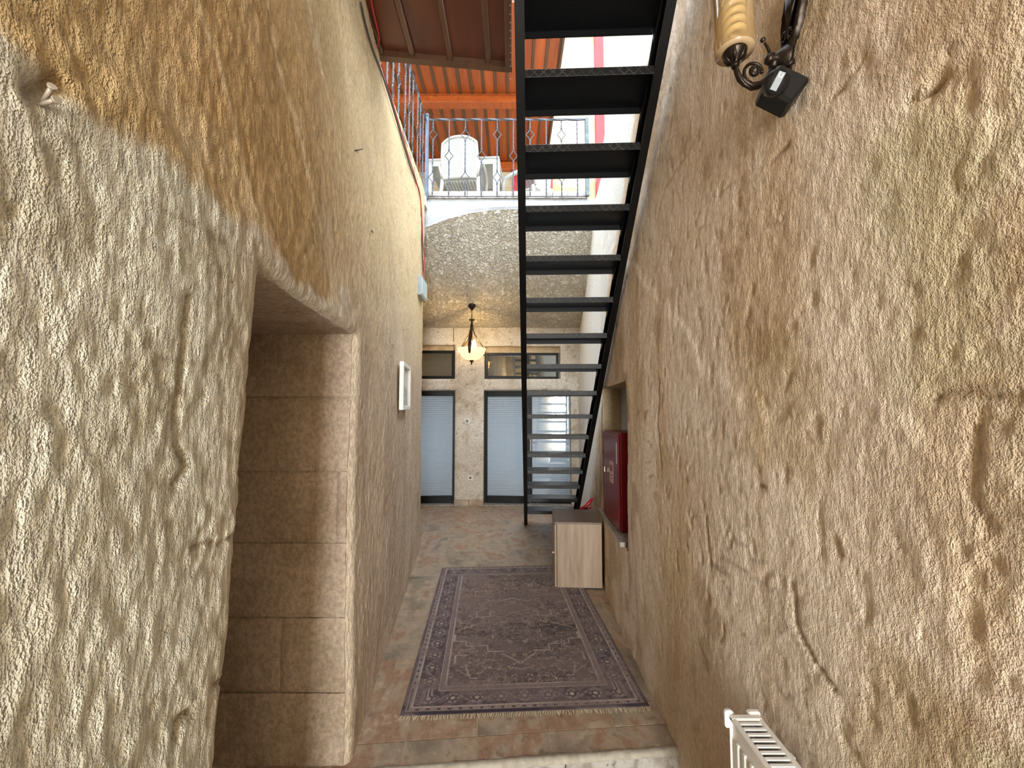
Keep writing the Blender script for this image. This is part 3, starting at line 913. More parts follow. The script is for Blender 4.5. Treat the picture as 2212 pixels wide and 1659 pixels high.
d2 = empty('door_2', (0, DYF, 0)); tag(d2, 'black framed double glass door with blinds behind the stairs', 'door', kind='structure')
MX = 0.285
def leaf(name, xa, xb, yo, rot, w):
    o = leaf_frame(0, xb - xa, 0.01, D2[3] - 0.01, 0, w, 0.05, top=0.095, bot=0.12).build(name, M_frame, d2)
    o.location = (xa, yo, 0); o.rotation_euler = (0, 0, rot)
    plane_y(w - 0.01, xb - xa - w + 0.01, 0.12, D2[3] - 0.09, 0.015).build('pane', M_pane, o)
    blind_mesh(0.02, xb - xa - 0.02, 0.08, D2[3] - 0.05, 0.05).build('blind', M_blind, o)
    return o
leaf('leaf', D2[0] + 0.004, MX, 0.035, math.radians(-4.5), 0.05)
lf2 = leaf('leaf', MX + 0.004, 1.10, 0.03, math.radians(-5.0), 0.045)
q = MB(); q.bbox((0.008, -0.014, 0.86), (0.036, 0.0, 1.08), 0.003); q.bbox((0.014, -0.05, 0.995), (0.13, -0.035, 1.012), 0.004); q.bbox((0.016, -0.04, 0.997), (0.030, -0.01, 1.010), 0.002)
q.build('handle', simple('brushed_handle', srgb(120, 112, 104), 0.35, 0.8), lf2)
w1 = empty('window_1', (0, 0, 0)); tag(w1, 'black framed fanlight above the door by the corner', 'window', kind='structure')
leaf_frame(W1[0], W1[1] - 0.02, W1[2] + 0.005, W1[3] - 0.08, BY + 0.09, 0.045, 0.05).build('frame', M_frame, w1)
plane_y(W1[0] + 0.03, W1[1] - 0.05, W1[2] + 0.04, W1[3] - 0.11, BY + 0.11).build('pane', M_panedark, w1)
q = MB(); q.box((W1[0], BY + 0.10, W1[3] - 0.08), (W1[1], BY + 0.16, W1[3])); q.build('packing', M_plain, w1)
w2 = empty('window_2', (0, 0, 0)); tag(w2, 'wide black framed two-light fanlight behind the stairs', 'window', kind='structure')
leaf_frame(W2[0] + 0.003, 0.24, W2[2] + 0.005, W2[3] - 0.10, BY + 0.09, 0.05, 0.05).build('frame', M_frame, w2)
leaf_frame(0.245, W2[1] - 0.02, W2[2] + 0.005, W2[3] - 0.10, BY + 0.086, 0.04, 0.05).build('frame', M_frame, w2)
plane_y(W2[0] + 0.04, 0.20, W2[2] + 0.045, W2[3] - 0.14, BY + 0.11).build('pane', M_panedark, w2)
plane_y(0.28, W2[1] - 0.05, W2[2] + 0.045, W2[3] - 0.14, BY + 0.106).build('pane', M_panedark, w2)
q = MB(); q.box((W2[0], BY + 0.10, W2[3] - 0.10), (W2[1], BY + 0.16, W2[3])); q.build('packing', M_plain, w2)
q = MB(); q.box((-2.6, BY + 0.9, -0.1), (1.45, BY + 0.95, 3.4)); q.box((-2.6, BY + 0.16, -0.1), (-2.5, BY + 0.95, 3.4)); q.box((1.35, BY + 0.16, -0.1), (1.45, BY + 0.95, 3.4))
q.box((-2.6, BY + 0.16, 3.2), (1.45, BY + 0.95, 3.4)); q.box((-2.6, BY + 0.16, -0.1), (1.45, BY + 0.95, -0.02)); pass
tag(q.build('wall_beyond', M_room), 'dim rooms behind the glazed doors', 'wall', kind='structure')
# tiled plinth at the foot of the pier, thresholds
pl = empty('baseboard_back', (0, 0, 0)); tag(pl, 'low tiled plinth at the foot of the far wall pier', 'plinth', kind='structure')
for a, b in ((-0.935, -0.70), (-0.697, -0.465)):
    q = MB(); q.bbox((a, BY - 0.04, 0.0), (b, BY + 0.01, 0.095), 0.004); q.build('tile', M_tile, pl)
for a, b in ((-2.05, -0.94), (-0.46, 0.96)):
    q = MB(); q.bbox((a, BY - 0.03, 0.0), (b, DYF + 0.06, 0.012), 0.003); q.build('threshold', M_marble2, pl)

# ------------------------------------------------------------------ steel staircase
G_, R_ = 0.252, 0.208
th = math.atan(0.0385)
sd = Vector((math.cos(th), -math.sin(th), 0)); fw = Vector((math.sin(th), math.cos(th), 0))
st0 = Vector((0.061, 1.894, 3.125))
TWD = 0.612
stairs = empty('staircase', (0.30, 5.6, 0)); tag(stairs, 'open black steel staircase climbing toward the viewer along the wall', 'staircase')
bpy.context.view_layer.update()
iv = Matrix.Translation((-0.30, -5.6, 0))
def world_part(q, name, mat, parent, inv):
    me_ = q.mesh(name); me_.transform(inv)
    return link(name, me_, mat, parent)
tq = MB()
tq.box((0, 0.004, 0.032), (TWD, 0.268, 0.038)); tq.box((0, 0.262, 0.0), (TWD, 0.268, 0.034))
tmesh = tq.mesh('tread'); tmesh.materials.append(M_steel)
nq = MB(); nq.bbox((0.001, -0.002, 0.0), (TWD - 0.001, 0.005, 0.040), 0.002); nmesh = nq.mesh('nosing'); nmesh.materials.append(M_cheq)
bq = MB(); bq.prism([(TWD - 0.004, 0.10, 0.03), (TWD - 0.004, 0.25, 0.03), (TWD - 0.004, 0.25, -0.055)], (0, 0, 0), (0.005, 0, 0)); bmesh_ = bq.mesh('bracket'); bmesh_.materials.append(M_steel)
for n in range(-4, 15):
    p = st0 + fw * (G_ * n / math.cos(th)) + Vector((0, 0, -R_ * n))
    tr_o = link('tread', tmesh, None, stairs); tr_o.location = p - Vector((0.30, 5.6, 0)); tr_o.rotation_euler = (0, 0, -th)
    link('nosing', nmesh, None, tr_o); link('bracket', bmesh_, None, tr_o)
dvec = (fw * (G_ / math.cos(th)) + Vector((0, 0, -R_))).normalized()
nvec = sd.cross(dvec).normalized()
if nvec.z < 0: nvec = -nvec
ref = st0 + fw * 0.125 + Vector((0, 0, 0.012))
def channel(prof):
    q = MB(); lo, hi = [], []
    for (s_, n_) in prof:
        b_ = ref + sd * s_ + nvec * n_
        lo.append(b_ + dvec * ((b_.z - 0.0) / -dvec.z)); hi.append(b_ + dvec * ((b_.z - 4.12) / -dvec.z))
    m_ = len(prof)
    q.add(lo + hi, [(i, (i + 1) % m_, m_ + (i + 1) % m_, m_ + i) for i in range(m_)])
    q.add(lo, [(0, 1, 6, 7), (1, 2, 5, 6), (2, 3, 4, 5)]); q.add(hi, [(7, 6, 1, 0), (6, 5, 2, 1), (5, 4, 3, 2)])
    return q
hh, fl_, tk = 0.072, 0.044, 0.006
L = [(0, hh), (-fl_, hh), (-fl_, -hh), (0, -hh), (0, -hh + tk), (-fl_ + tk, -hh + tk), (-fl_ + tk, hh - tk), (0, hh - tk)]
world_part(channel(L), 'stringer', M_steel, stairs, iv)
R2 = [(TWD - s_, n_) for (s_, n_) in L][::-1]
R2 = [(TWD + fl_ + tk + 0.0 - (fl_ + tk) * (1 if False else 0) if False else TWD - s_, n_) for (s_, n_) in L]
world_part(channel(R2), 'stringer', M_steel, stairs, iv)

# ------------------------------------------------------------------ rug
def make_rug():
    NL, NR, FL, FR = [np.array(p) for p in ((-0.565, 2.192), (0.716, 2.262), (-0.681, 4.165), (0.598, 4.235))]
    nx, ny = 330, 500
    U, V = np.meshgrid(np.linspace(0, 1, nx), np.linspace(0, 1, ny))
    P2 = (NL * (1 - U[..., None]) + NR * U[..., None]) * (1 - V[..., None]) + (FL * (1 - U[..., None]) + FR * U[..., None]) * V[..., None]
    x, y = U * 1.285, V * 1.975
    c0 = P2.mean((0, 1))
    h = 0.009 + 0.0010 * fbm(x * 150, y * 150, 0, 3, 2) + 0.0015 * fbm(x * 4, y * 4, 0, 5, 2)
    ed = np.minimum(np.minimum(x, 1.285 - x), np.minimum(y, 1.975 - y))
    h = h * sstep(-0.004, 0.006, ed)
    base, dk, lt, tan_ = C3(136, 118, 108), C3(66, 54, 56), C3(186, 172, 158), C3(188, 166, 134)
    mx = np.abs(x - 0.6425)                                    # mirrored across the middle
    my = np.abs(y - 0.99)
    c = base + 0 * x[..., None]
    # field motifs : mirrored organic scrolls
    f1 = fbm(mx * 24, y * 24 + 3, 0, 11, 3); f2 = fbm(mx * 40, y * 46, 0, 13, 3)
    scroll = np.abs(f1) < 0.04
    blot = f2 > 0.17
    field = ed > 0.215
    wear = sstep(-0.15, 0.35, fbm(x * 2.2, y * 7, 0, 17, 4) + 0.25 * fbm(x * 40, y * 60, 0, 19, 2))
    dark_field = lerp(c, dk, 0.35 + 0.3 * sstep(-0.2, 0.3, fbm(x * 1.6, y * 3.0, 0, 23, 3)))
    c = np.where(field[..., None], dark_field, c)
    c = np.where((field & blot)[..., None], lerp(c, dk, 0.75 * (1 - 0.5 * wear)), c)
    c = np.where((field & scroll)[..., None], lerp(c, lt, 0.6 * (1 - 0.45 * wear)), c)
    # stepped straight lines of the medallion
    def seg(x0, y0, x1, y1, w=0.0045):
        dx, dy = x1 - x0, y1 - y0; L2 = dx * dx + dy * dy
        t = np.clip(((mx - x0) * dx + (y - y0) * dy) / L2, 0, 1)
        return np.hypot(mx - x0 - t * dx, y - y0 - t * dy) < w
    lines = np.zeros_like(x, bool)
    for s_ in ((0, .40, .10, .50), (0, .34, .05, .36), (.30, .27, .33, .38), (.30, .27, .26, .27), (.34, .60, .20, .60), (.34, .60, .34, .66), (.34, .66, .42, .66), (.42, .66, .42, .74),
               (.20, .60, .20, .53), (.20, .53, .10, .53), (.26, .88, .40, .80), (.18, 1.32, .30, 1.32), (.30, 1.32, .30, 1.42), (.30, 1.42, .18, 1.42), (.18, .98, .28, .98), (.28, .98, .28, 1.06), (.18, .98, .18, 1.06),
               (.0, 1.28, .12, 1.22), (.12, 1.22, .22, 1.26), (.40, .42, .40, .50), (.33, .50, .40, .50)):
        lines |= seg(*s_)
    c = np.where((lines & field)[..., None], lerp(c, lt, 0.6), c)
    # small palmettes in the field
    rng = np.random.RandomState(4)
    for _ in range(110):
        px, py = rng.uniform(0, .42), rng.uniform(.26, 1.72); r0 = rng.uniform(.007, .018)
        a = np.arctan2(y - py, mx - px); rr = np.hypot(mx - px, y - py)
        fl2 = rr < r0 * (0.75 + 0.3 * np.cos(5 * a))
        c = np.where((fl2 & field)[..., None], lerp(c, tan_ if rng.rand() < .5 else lt, 0.5), c)
        c = np.where(((rr < r0 * .3) & field)[..., None], dk, c)
    # the dark worn stripe and the browner far end
    band = np.exp(-((y - 0.80 + 0.03 * np.sin(x * 6)) / 0.07) ** 2) * (0.4 + 0.8 * sstep(0.0, 0.35, mx)) * (0.55 + 0.45 * sstep(0.4, 0.9, x))
    keepl = ~(lines)
    c = np.where((field & keepl)[..., None], lerp(c, C3(26, 22, 26), np.clip(0.85 * band * sstep(-0.25, 0.2, fbm(x * 30, y * 45, 0, 29, 3)), 0, 0.9)), c)
    c = lerp(c, C3(132, 112, 96), 0.55 * sstep(0.95, 1.25, y) * sstep(0.95, 0.35, x) * sstep(-.3, .2, fbm(x * 8, y * 14, 0, 31, 3)))
    # borders
    def ring(a, b): return (ed >= a) & (ed < b)
    c = np.where(ring(0.0, 0.022)[..., None], lerp(C3(52, 42, 52) + 0 * c, C3(104, 90, 90), 0.75 * sstep(0.05, 0.12, y)), c)
    c = np.where(ring(0.022, 0.05)[..., None], lerp(c, C3(136, 122, 116), 0.7 + 0 * x), c)
    s_ = np.where((y < 0.2) | (y > 1.775), x, y)               # run along each side
    c = np.where((ring(0.03, 0.042) & (np.abs((s_ % 0.055) - 0.027) < 0.009))[..., None], dk, c)
    c = np.where((ring(0.05, 0.056) | ring(0.172, 0.177) | ring(0.207, 0.213))[..., None], lt * 0.8, c)
    mainb = ring(0.056, 0.172)
    c = np.where(mainb[..., None], lerp(C3(104, 90, 90) + 0 * c, C3(72, 61, 64), sstep(-0.2, 0.3, fbm(x * 40, y * 40, 0, 37, 3))), c)
    c = np.where(ring(0.177, 0.207)[..., None], C3(122, 108, 103), c)
    n1 = np.round(s_ / 0.1285); loc = s_ - n1 * 0.1285; dd = ed - 0.114
    rr = np.hypot(loc, dd); a = np.arctan2(dd, loc)
    ros = rr < 0.037 * (0.8 + 0.2 * np.cos(6 * a))
    c = np.where((mainb & ros)[..., None], lerp(c, lt, 0.45), c)
    c = np.where((mainb & (np.abs(rr - 0.019) < 0.005))[..., None], dk, c)
    c = np.where((mainb & (rr < 0.008))[..., None], lerp(c, tan_, 0.5), c)
    vine = np.abs(dd - 0.035 * np.sin(s_ / 0.1285 * math.pi + 1.57)) < 0.006
    c = np.where((mainb & vine & ~ros)[..., None], lerp(c, lt, 0.22), c)
    corner = mainb & (np.minimum(x, 1.285 - x) < 0.17) & (np.minimum(y, 1.975 - y) < 0.17)
    fade = 0.55 * sstep(-0.05, 0.4, fbm(x * 5, y * 9, 0, 41, 4))
    c = lerp(c, C3(118, 102, 98), fade)
    c = c * (0.86 + 0.20 * vnoise(x * 240, y * 120, 0, 43))[..., None]
    P = np.stack([P2[..., 0] - c0[0], P2[..., 1] - c0[1], h + 0.001], -1)
    me_, used_ = grid_mesh('rug', P)
    paint(me_, used_, c * np.array([1.0, 0.97, 1.0]), 1.22)
    t = NT('rug_pile')
    col = t.n('Attribute', _attribute_name='tint').outputs['Color']
    nn = t.noise(t.coord(), 420, 2, 0.6)
    v = t.rng(nn, 0.3, 0.7, 0.78, 1.32, 0.05)
    m_ = t.done(t.bsdf(t.mix(1.0, col, t.n('CombineColor', Red=v, Green=v, Blue=v).outputs[0], 'MULTIPLY'), 0.95, t.bump(nn, 0.6, 0.003), Specular__IOR__Level=0.1, Sheen__Weight=0.15))
    ro = link('rug', me_, m_)
    ro.location = (c0[0], c0[1], 0)
    tag(ro, 'worn purple-brown oriental rug with floral border and short fringe', 'rug')
    M_fr = simple('fringe_thread', srgb(196, 178, 150), 0.95)
    rnd = random.Random(2)
    for A, B, sg in ((NL, NR, -1), (FL, FR, 1)):
        q = MB()
        for i in range(150):
            f = (i + 0.5) / 150; p = A * (1 - f) + B * f - c0
            ln = rnd.uniform(0.022, 0.036); j = rnd.uniform(-0.012, 0.012)
            q.tube([(p[0], p[1], 0.006), (p[0] + j * .5, p[1] + sg * ln * .5, 0.005), (p[0] + j, p[1] + sg * ln, 0.003)], [0.0028, 0.003, 0.002], 4, cap=False)
        fo = q.build('fringe', M_fr, ro); fo['kind'] = 'stuff'
    return ro
make_rug()

# ------------------------------------------------------------------ oak cabinet
def oak():
    t = NT('grey_oak_veneer'); co = t.coord()
    g = t.noise(t.mapv(co, (16, 16, 1.1)), 2.2, 7, 0.62, 0.6)
    g2 = t.noise(t.mapv(co, (3.0, 3.0, 0.3)), 2.0, 3, 0.5, 0.4)
    c = t.ramp(t.math('ADD', t.math('MULTIPLY', g, 0.6), t.math('MULTIPLY', g2, 0.4)), [(0.32, srgb(126, 104, 84)), (0.5, srgb(164, 140, 118)), (0.68, srgb(182, 158, 136))])
    return t.done(t.bsdf(c, 0.5, t.bump(g, 0.1, 0.002)))
M_oak = oak()
M_oakd = simple('cabinet_top_veneer', srgb(128, 106, 90), 0.45, nscale=14, namp=0.12)
cb_ = empty('low_cabinet', (0.392, 3.702, 0), -0.05); tag(cb_, 'low grey-oak cabinet standing on the rug corner by the wall', 'cabinet')
CW, CD, CH = 0.385, 0.48, 0.566
zc = 0.012
q = MB(); q.bbox((0.0, 0.0, zc), (CW, 0.017, CH - 0.018), 0.001); q.build('side_panel', M_oak, cb_)
q = MB(); q.bbox((0.0, CD - 0.017, zc), (CW, CD, CH - 0.018), 0.001); q.build('side_panel', M_oak, cb_)
q = MB(); q.bbox((-0.020, -0.002, CH - 0.018), (CW, CD, CH), 0.0015); q.build('top', M_oakd, cb_)
q = MB(); q.bbox((CW - 0.006, 0.017, zc), (CW - 0.001, CD - 0.017, CH - 0.018), 0.001); q.build('back_panel', M_oakd, cb_)
q = MB(); q.bbox((0.0, 0.017, zc), (CW - 0.007, CD - 0.017, zc + 0.017), 0.001); q.build('bottom_panel', M_oakd, cb_)
q = MB(); q.bbox((-0.021, 0.001, zc + 0.004), (-0.004, CD - 0.001, CH - 0.022), 0.0015); dr = q.build('door', M_oak, cb_)
q = MB(); q.lathe([(0.0, -0.02), (0.009, -0.018), (0.010, -0.01), (0.005, 0.0)], 12, (-0.022, 0.05, 0.29), Matrix.Rotation(math.radians(90), 4, 'Y')); q.build('knob', simple('pale_knob', srgb(214, 206, 196), 0.3, 0.6), dr)

# ------------------------------------------------------------------ hose cabinet in the niche, marble sill
q = MB()
q.add([(0.742, 2.93, 0.600), (0.772, 2.93, 0.600), (1.015, 3.0, 0.600), (1.015, 3.88, 0.600), (0.80, 3.93, 0.600)] + [(0.742, 2.93, 0.632), (0.772, 2.93, 0.632), (1.015, 3.0, 0.632), (1.015, 3.88, 0.632), (0.80, 3.93, 0.632)],
      [(4, 3, 2, 1, 0), (5, 6, 7, 8, 9), (0, 1, 6, 5), (1, 2, 7, 6), (2, 3, 8, 7), (3, 4, 9, 8), (4, 0, 5, 9)])
tag(q.build('trim_3', M_marble), 'thin white marble sill under the red hose cabinet', 'sill', kind='structure')
hc = empty('hose_cabinet', (0.90, 3.40, 0.633)); tag(hc, 'dark red steel fire hose cabinet set in the wall niche', 'fire cabinet')
q = MB(); q.bbox((-0.09, -0.26, 0.0), (0.10, 0.26, 0.735), 0.006); q.build('body', M_firered, hc)
q = MB(); q.bbox((-0.104, -0.245, 0.012), (-0.091, 0.245, 0.722), 0.004); hd = q.build('door', M_firered, hc)
q = MB(); q.box((-0.1052, -0.085, 0.33), (-0.1042, 0.03, 0.50)); lb = q.build('notice', simple('pale_notice', srgb(206, 170, 166), 0.5), hd)
q = MB(); q.box((-0.1058, -0.065, 0.42), (-0.1053, 0.01, 0.47)); q.box((-0.1058, -0.06, 0.385), (-0.1053, 0.0, 0.395)); q.box((-0.1058, -0.06, 0.36), (-0.1053, -0.01, 0.368)); q.build('notice_print', simple('red_print', srgb(150, 40, 46), 0.5), hd)
q = MB(); q.lathe([(0.0, -0.012), (0.011, -0.012), (0.013, -0.004), (0.016, 0.0)], 14, (-0.104, 0.17, 0.42), Matrix.Rotation(math.radians(90), 4, 'Y')); q.bbox((-0.122, 0.165, 0.385), (-0.110, 0.175, 0.43), 0.002); q.build('latch', simple('chrome_latch', srgb(170, 160, 150), 0.3, 0.9), hd)
q = MB(); q.box((-0.1055, -0.205, 0.50), (-0.1042, -0.190, 0.66)); q.build('inspection_strip', simple('pale_strip', srgb(214, 200, 190), 0.4), hd)

# ------------------------------------------------------------------ fire extinguisher behind the cabinet
fe = empty('fire_extinguisher', (0.775, 4.46, 0)); tag(fe, 'red fire extinguisher handle showing behind the oak cabinet', 'extinguisher')
M_red2 = simple('bright_red_enamel', srgb(186, 24, 34), 0.35)
q = MB(); q.lathe([(0.0, 0.002), (0.058, 0.004), (0.062, 0.02), (0.062, 0.36), (0.055, 0.405), (0.03, 0.435), (0.018, 0.445), (0.018, 0.47), (0, 0.47)], 20); q.build('cylinder', M_red2, fe)
q = MB(); q.lathe([(0.020, 0.468), (0.022, 0.49), (0.016, 0.52), (0, 0.522)], 14); q.build('valve', M_dark, fe)
q = MB(); q.tube([(-0.06, 0, 0.50), (0.0, 0, 0.525), (0.04, 0, 0.565), (0.075, 0, 0.615)], [0.014, 0.018, 0.020, 0.013], 8); q.build('lever', M_red2, fe)
q = MB(); q.tube([(-0.07, 0, 0.485), (0.0, 0, 0.50), (0.06, 0, 0.515)], 0.008, 8); q.build('carry_handle', M_red2, fe)

# ------------------------------------------------------------------ pendant lamp
def vault_z(x, y):
    j = int(np.argmin(abs(xs_v - x))); return float(np.interp(y, vP[:, j, 1], vP[:, j, 2]))
lx, ly = -0.595, 6.10
lz = vault_z(lx, ly)
pend = empty('pendant_lamp', (lx, ly, lz)); pend.scale = (1, 1, 1.10); tag(pend, 'lit pendant lamp with cream glass bowl and curled bronze arms', 'lamp')
q = MB(); q.lathe([(0, 0.02), (0.058, 0.015), (0.058, -0.012), (0.045, -0.022), (0.020, -0.055), (0.010, -0.066), (0, -0.066)], 20); q.build('canopy', M_dark, pend)
q = MB(); q.tube([(0, 0, -0.06), (0, 0, -0.19)], 0.0055, 8)
for k in range(5): q.lathe([(0.004, 0.006), (0.009, 0), (0.004, -0.006)], 10, (0, 0, -0.13 - k * 0.012))
q.build('rod', M_dark, pend)
q = MB(); q.lathe([(0, -0.185), (0.040, -0.19), (0.044, -0.196), (0.036, -0.204), (0.014, -0.21), (0.013, -0.26), (0.020, -0.30), (0.012, -0.33), (0.011, -0.50), (0, -0.50)], 16); q.build('column', M_dark, pend)
for k in range(3):
    a = math.radians(20 + 120 * k)
    pts = []
    for (r, z) in ((0.010, -0.25), (0.018, -0.32), (0.045, -0.39), (0.10, -0.46), (0.17, -0.54), (0.215, -0.60), (0.222, -0.645), (0.200, -0.668), (0.185, -0.650)):
        pts.append((r * math.cos(a + r * 0.6), r * math.sin(a + r * 0.6), z))
    q = MB(); q.tube(pts, [0.014, 0.018, 0.022, 0.026, 0.026, 0.024, 0.020, 0.014, 0.008], 8, flat=0.25, up=(-math.sin(a), math.cos(a), 0)); q.build('arm', M_dark, pend)
t = NT('cream_lamp_glass')
tl = t.n('BsdfTranslucent', Color=srgb(232, 204, 148)); df = t.bsdf(srgb(220, 200, 160), 0.3); em = t.n('Emission', Color=(1.0, 0.78, 0.42, 1), Strength=0.42)
m1 = t.t.nodes.new('ShaderNodeMixShader'); t.set(m1.inputs[0], 0.5); t.set(m1.inputs[1], tl); t.set(m1.inputs[2], df)
ad = t.t.nodes.new('ShaderNodeAddShader'); t.set(ad.inputs[0], m1); t.set(ad.inputs[1], em)
M_bowl = t.done(ad)
q = MB(); q.lathe([(0.208, -0.585), (0.206, -0.600), (0.190, -0.640), (0.150, -0.692), (0.095, -0.728), (0.03, -0.742), (0.0, -0.743)], 32)
q.lathe([(0.208, -0.585), (0.200, -0.600), (0.184, -0.636), (0.146, -0.686), (0.092, -0.722), (0.0, -0.737)][::-1], 32); q.build('bowl', M_bowl, pend)
q = MB(); q.lathe([(0, -0.736), (0.034, -0.742), (0.036, -0.750), (0.018, -0.764), (0.010, -0.772), (0.013, -0.782), (0.006, -0.80), (0, -0.812)], 16); q.build('finial', M_dark, pend)
t = NT('glowing_bulb'); M_bulb = t.done(t.n('Emission', Color=(1.0, 0.80, 0.46, 1), Strength=7.0))
q = MB(); q.lathe([(0, -0.50), (0.014, -0.505), (0.030, -0.56), (0.034, -0.60), (0.026, -0.635), (0.0, -0.65)], 16, (0.04, -0.05, 0.03)); q.build('bulb', M_bulb, pend)
l = bpy.data.lights.new('pendant_bulb_light', 'POINT'); l.energy = 7.5; l.color = (1.0, 0.70, 0.32); l.shadow_soft_size = 0.035
lo_ = bpy.data.objects.new('bulb_light', l); COL.objects.link(lo_); lo_.parent = pend; lo_.location = (0.0, 0.0, -0.53)

# ------------------------------------------------------------------ switch plates
M_sw = simple('grey_switch_rocker', srgb(110, 106, 100), 0.4)
for (u, v, lab) in ((1009, 910, 'small white wall switch at shoulder height on the far pier'), (1016, 1032, 'small white socket plate low on the far pier')):
    p = atY(u, v, BY - 0.016)
    s_ = empty('switch_plate', p); tag(s_, lab, 'switch')
    q = MB(); q.bbox((-0.037, -0.008, -0.037), (0.037, 0.006, 0.037), 0.003); q.build('plate', M_paintw, s_)
    q = MB(); q.bbox((-0.021, -0.012, -0.021), (0.021, -0.007, 0.021), 0.002); q.build('rocker', M_sw, s_)

# ------------------------------------------------------------------ picture frame and grey box on the left wall
wl_ang = math.atan(0.109)
def wall_left_frame(name, u, v):
    p = on_left(u, v, 0.012)
    e = empty(name, p, wl_ang)
    return e
pf = wall_left_frame('picture_frame', 871, 836); tag(pf, 'small white picture frame hanging on the tan wall past the doorway', 'picture')
W_, H_ = 0.40, 0.36
q = MB()
for (a, b, c, d) in ((-W_/2, -W_/2 + .035, -H_/2, H_/2), (W_/2 - .035, W_/2, -H_/2, H_/2), (-W_/2 + .035, W_/2 - .035, H_/2 - .035, H_/2), (-W_/2 + .035, W_/2 - .035, -H_/2, -H_/2 + .035)):
    q.bbox((0.0, a, c), (0.032, b, d), 0.004)
q.build('frame', M_paintw, pf)
t = NT('landscape_print'); co = t.coord(); z_ = t.sep(co)[2]
c = t.mix(t.rng(t.math('ADD', z_, t.math('MULTIPLY', t.noise(co, 14, 5), 0.1)), -0.02, 0.10), srgb(96, 98, 100), srgb(186, 182, 170))
M_print = t.done(t.bsdf(c, 0.25))
q = MB(); q.box((0.001, -W_/2 + .02, -H_/2 + .02), (0.009, W_/2 - .02, H_/2 - .02)); q.build('print', M_print, pf)

gb = wall_left_frame('junction_box', 909, 624); tag(gb, 'grey flat box fixed high on the wall near its far corner', 'box')
gb.rotation_euler = (0.0, 0, wl_ang - 0.10)
q = MB(); q.bbox((-0.02, -0.15, -0.105), (0.035, 0.15, 0.105), 0.006); q.build('housing', M_greybox, gb)
q = MB(); q.bbox((0.033, -0.135, -0.09), (0.044, 0.135, 0.09), 0.004); q.build('cover', simple('pale_green_grey', srgb(176, 188, 184), 0.4), gb)

# bolts and nails
M_nail = simple('rusty_nail', srgb(70, 56, 44), 0.5, 0.6, nscale=60)
for (u, v, u2, v2, lab) in ((92, 222, 112, 188, 'upper grey bolt sticking out of a chipped hole in the wall'), (88, 226, 120, 216, 'lower grey bolt sticking out of the same chipped hole')):
    a = on_left(u, v, -0.005); b = on_left(u2, v2, 0.016)
    q = MB(); q.tube([a, b], 0.0026, 10); dcap = (b - a).normalized(); q.tube([b - dcap * 0.001, b + dcap * 0.002], 0.0045, 12)
    o = q.build('wall_bolt', simple('zinc_bolt', srgb(150, 136, 118), 0.5, 0.2)); tag(o, lab, 'bolt', 'bolts in the plaster')
for (u, v, u2, v2, lab) in ((765, 326, 783, 322, 'thin dark nail projecting level from the upper wall'), (802, 496, 806, 502, 'tiny dark nail in the pale upper wall near the corner')):
    a = on_left(u, v, -0.002); b = on_left(u2, v2, 0.02)
    q = MB(); q.tube([a, b], 0.003, 8); o = q.build('wall_nail', M_nail); tag(o, lab, 'nail', 'nails in the wall')

# cables
M_cblk = simple('dark_cable_sheath', srgb(58, 52, 48), 0.5); M_cred = simple('red_cable_sheath', srgb(170, 40, 44), 0.5); M_cwht = simple('grey_wire', srgb(150, 140, 128), 0.5)
def cable(name, pts, r, mat, lab):
    P_ = [Vector(p) for p in pts]; sm_ = []
    for i in range(len(P_) - 1):
        p0, p1, p2, p3 = P_[max(i - 1, 0)], P_[i], P_[i + 1], P_[min(i + 2, len(P_) - 1)]
        for k in range(5):
            f = k / 5
            sm_.append(0.5 * ((2 * p1) + (p2 - p0) * f + (2 * p0 - 5 * p1 + 4 * p2 - p3) * f * f + (3 * p1 - p0 - 3 * p2 + p3) * f ** 3))
    sm_.append(P_[-1])
    q = MB(); q.tube(sm_, r, 6)
    o = q.build(name, mat); tag(o, lab, 'cable'); return o
cable('black_cable', [on_left(u, v, 0.012) for (u, v) in ((779, 5), (790, 55), (806, 108), (822, 150), (840, 205), (858, 265), (874, 320), (890, 370), (906, 415), (910, 470), (912, 540), (915, 598))], 0.007, M_cblk, 'dark cable running along the top corner of the plastered wall')
cable('red_cable', [on_left(u, v, 0.02) for (u, v) in ((824, 140), (843, 205), (862, 268), (880, 330), (896, 380), (908, 430), (912, 480), (914, 530), (917, 560), (914, 610))], 0.005, M_cred, 'thin red cable clipped beside the dark cable')
cable('red_cable', [atZ(u, v, CZ - 0.05) for (u, v) in ((799, -20), (804, 15), (812, 50), (819, 85), (812, 108))], 0.006, M_cred, 'red cable crossing the corner of the brown wood ceiling')
cable('thin_wire', [atY(u, v, 4.94) for (u, v) in ((921, 424), (919, 440), (921, 460), (916, 485), (912, 500))], 0.003, M_cwht, 'thin pale wire dropping from the terrace kerb corner')
cable('thin_wire', [atY(u, v, BY - 0.01) for (u, v) in ((916, 703), (945, 702), (968, 702), (978, 704), (980, 712), (980, 738))], 0.005, simple('brown_wire', srgb(120, 84, 52), 0.6), 'brown wire bent round above the corner fanlight')
cable('thin_wire', [atY(u, v, 4.95) for (u, v) in ((1268, 414), (1278, 410), (1286, 396), (1288, 382))], 0.004, M_cwht, 'loose grey wire curling at the foot of the end post')
a, b = on_left(868, 285, 0.0), on_left(912, 426, 0.0)
q = MB(); q.tube([a + Vector((-.005, 0, .02)), b + Vector((-.005, 0, .02))], 0.03, 4, flat=0.45, smooth=False)
tag(q.build('edging_plank', wood('grey_plank', srgb(96, 82, 66), srgb(128, 112, 92), srgb(150, 134, 112), knots=False)), 'weathered wooden plank edging the wall top under the railing', 'plank')

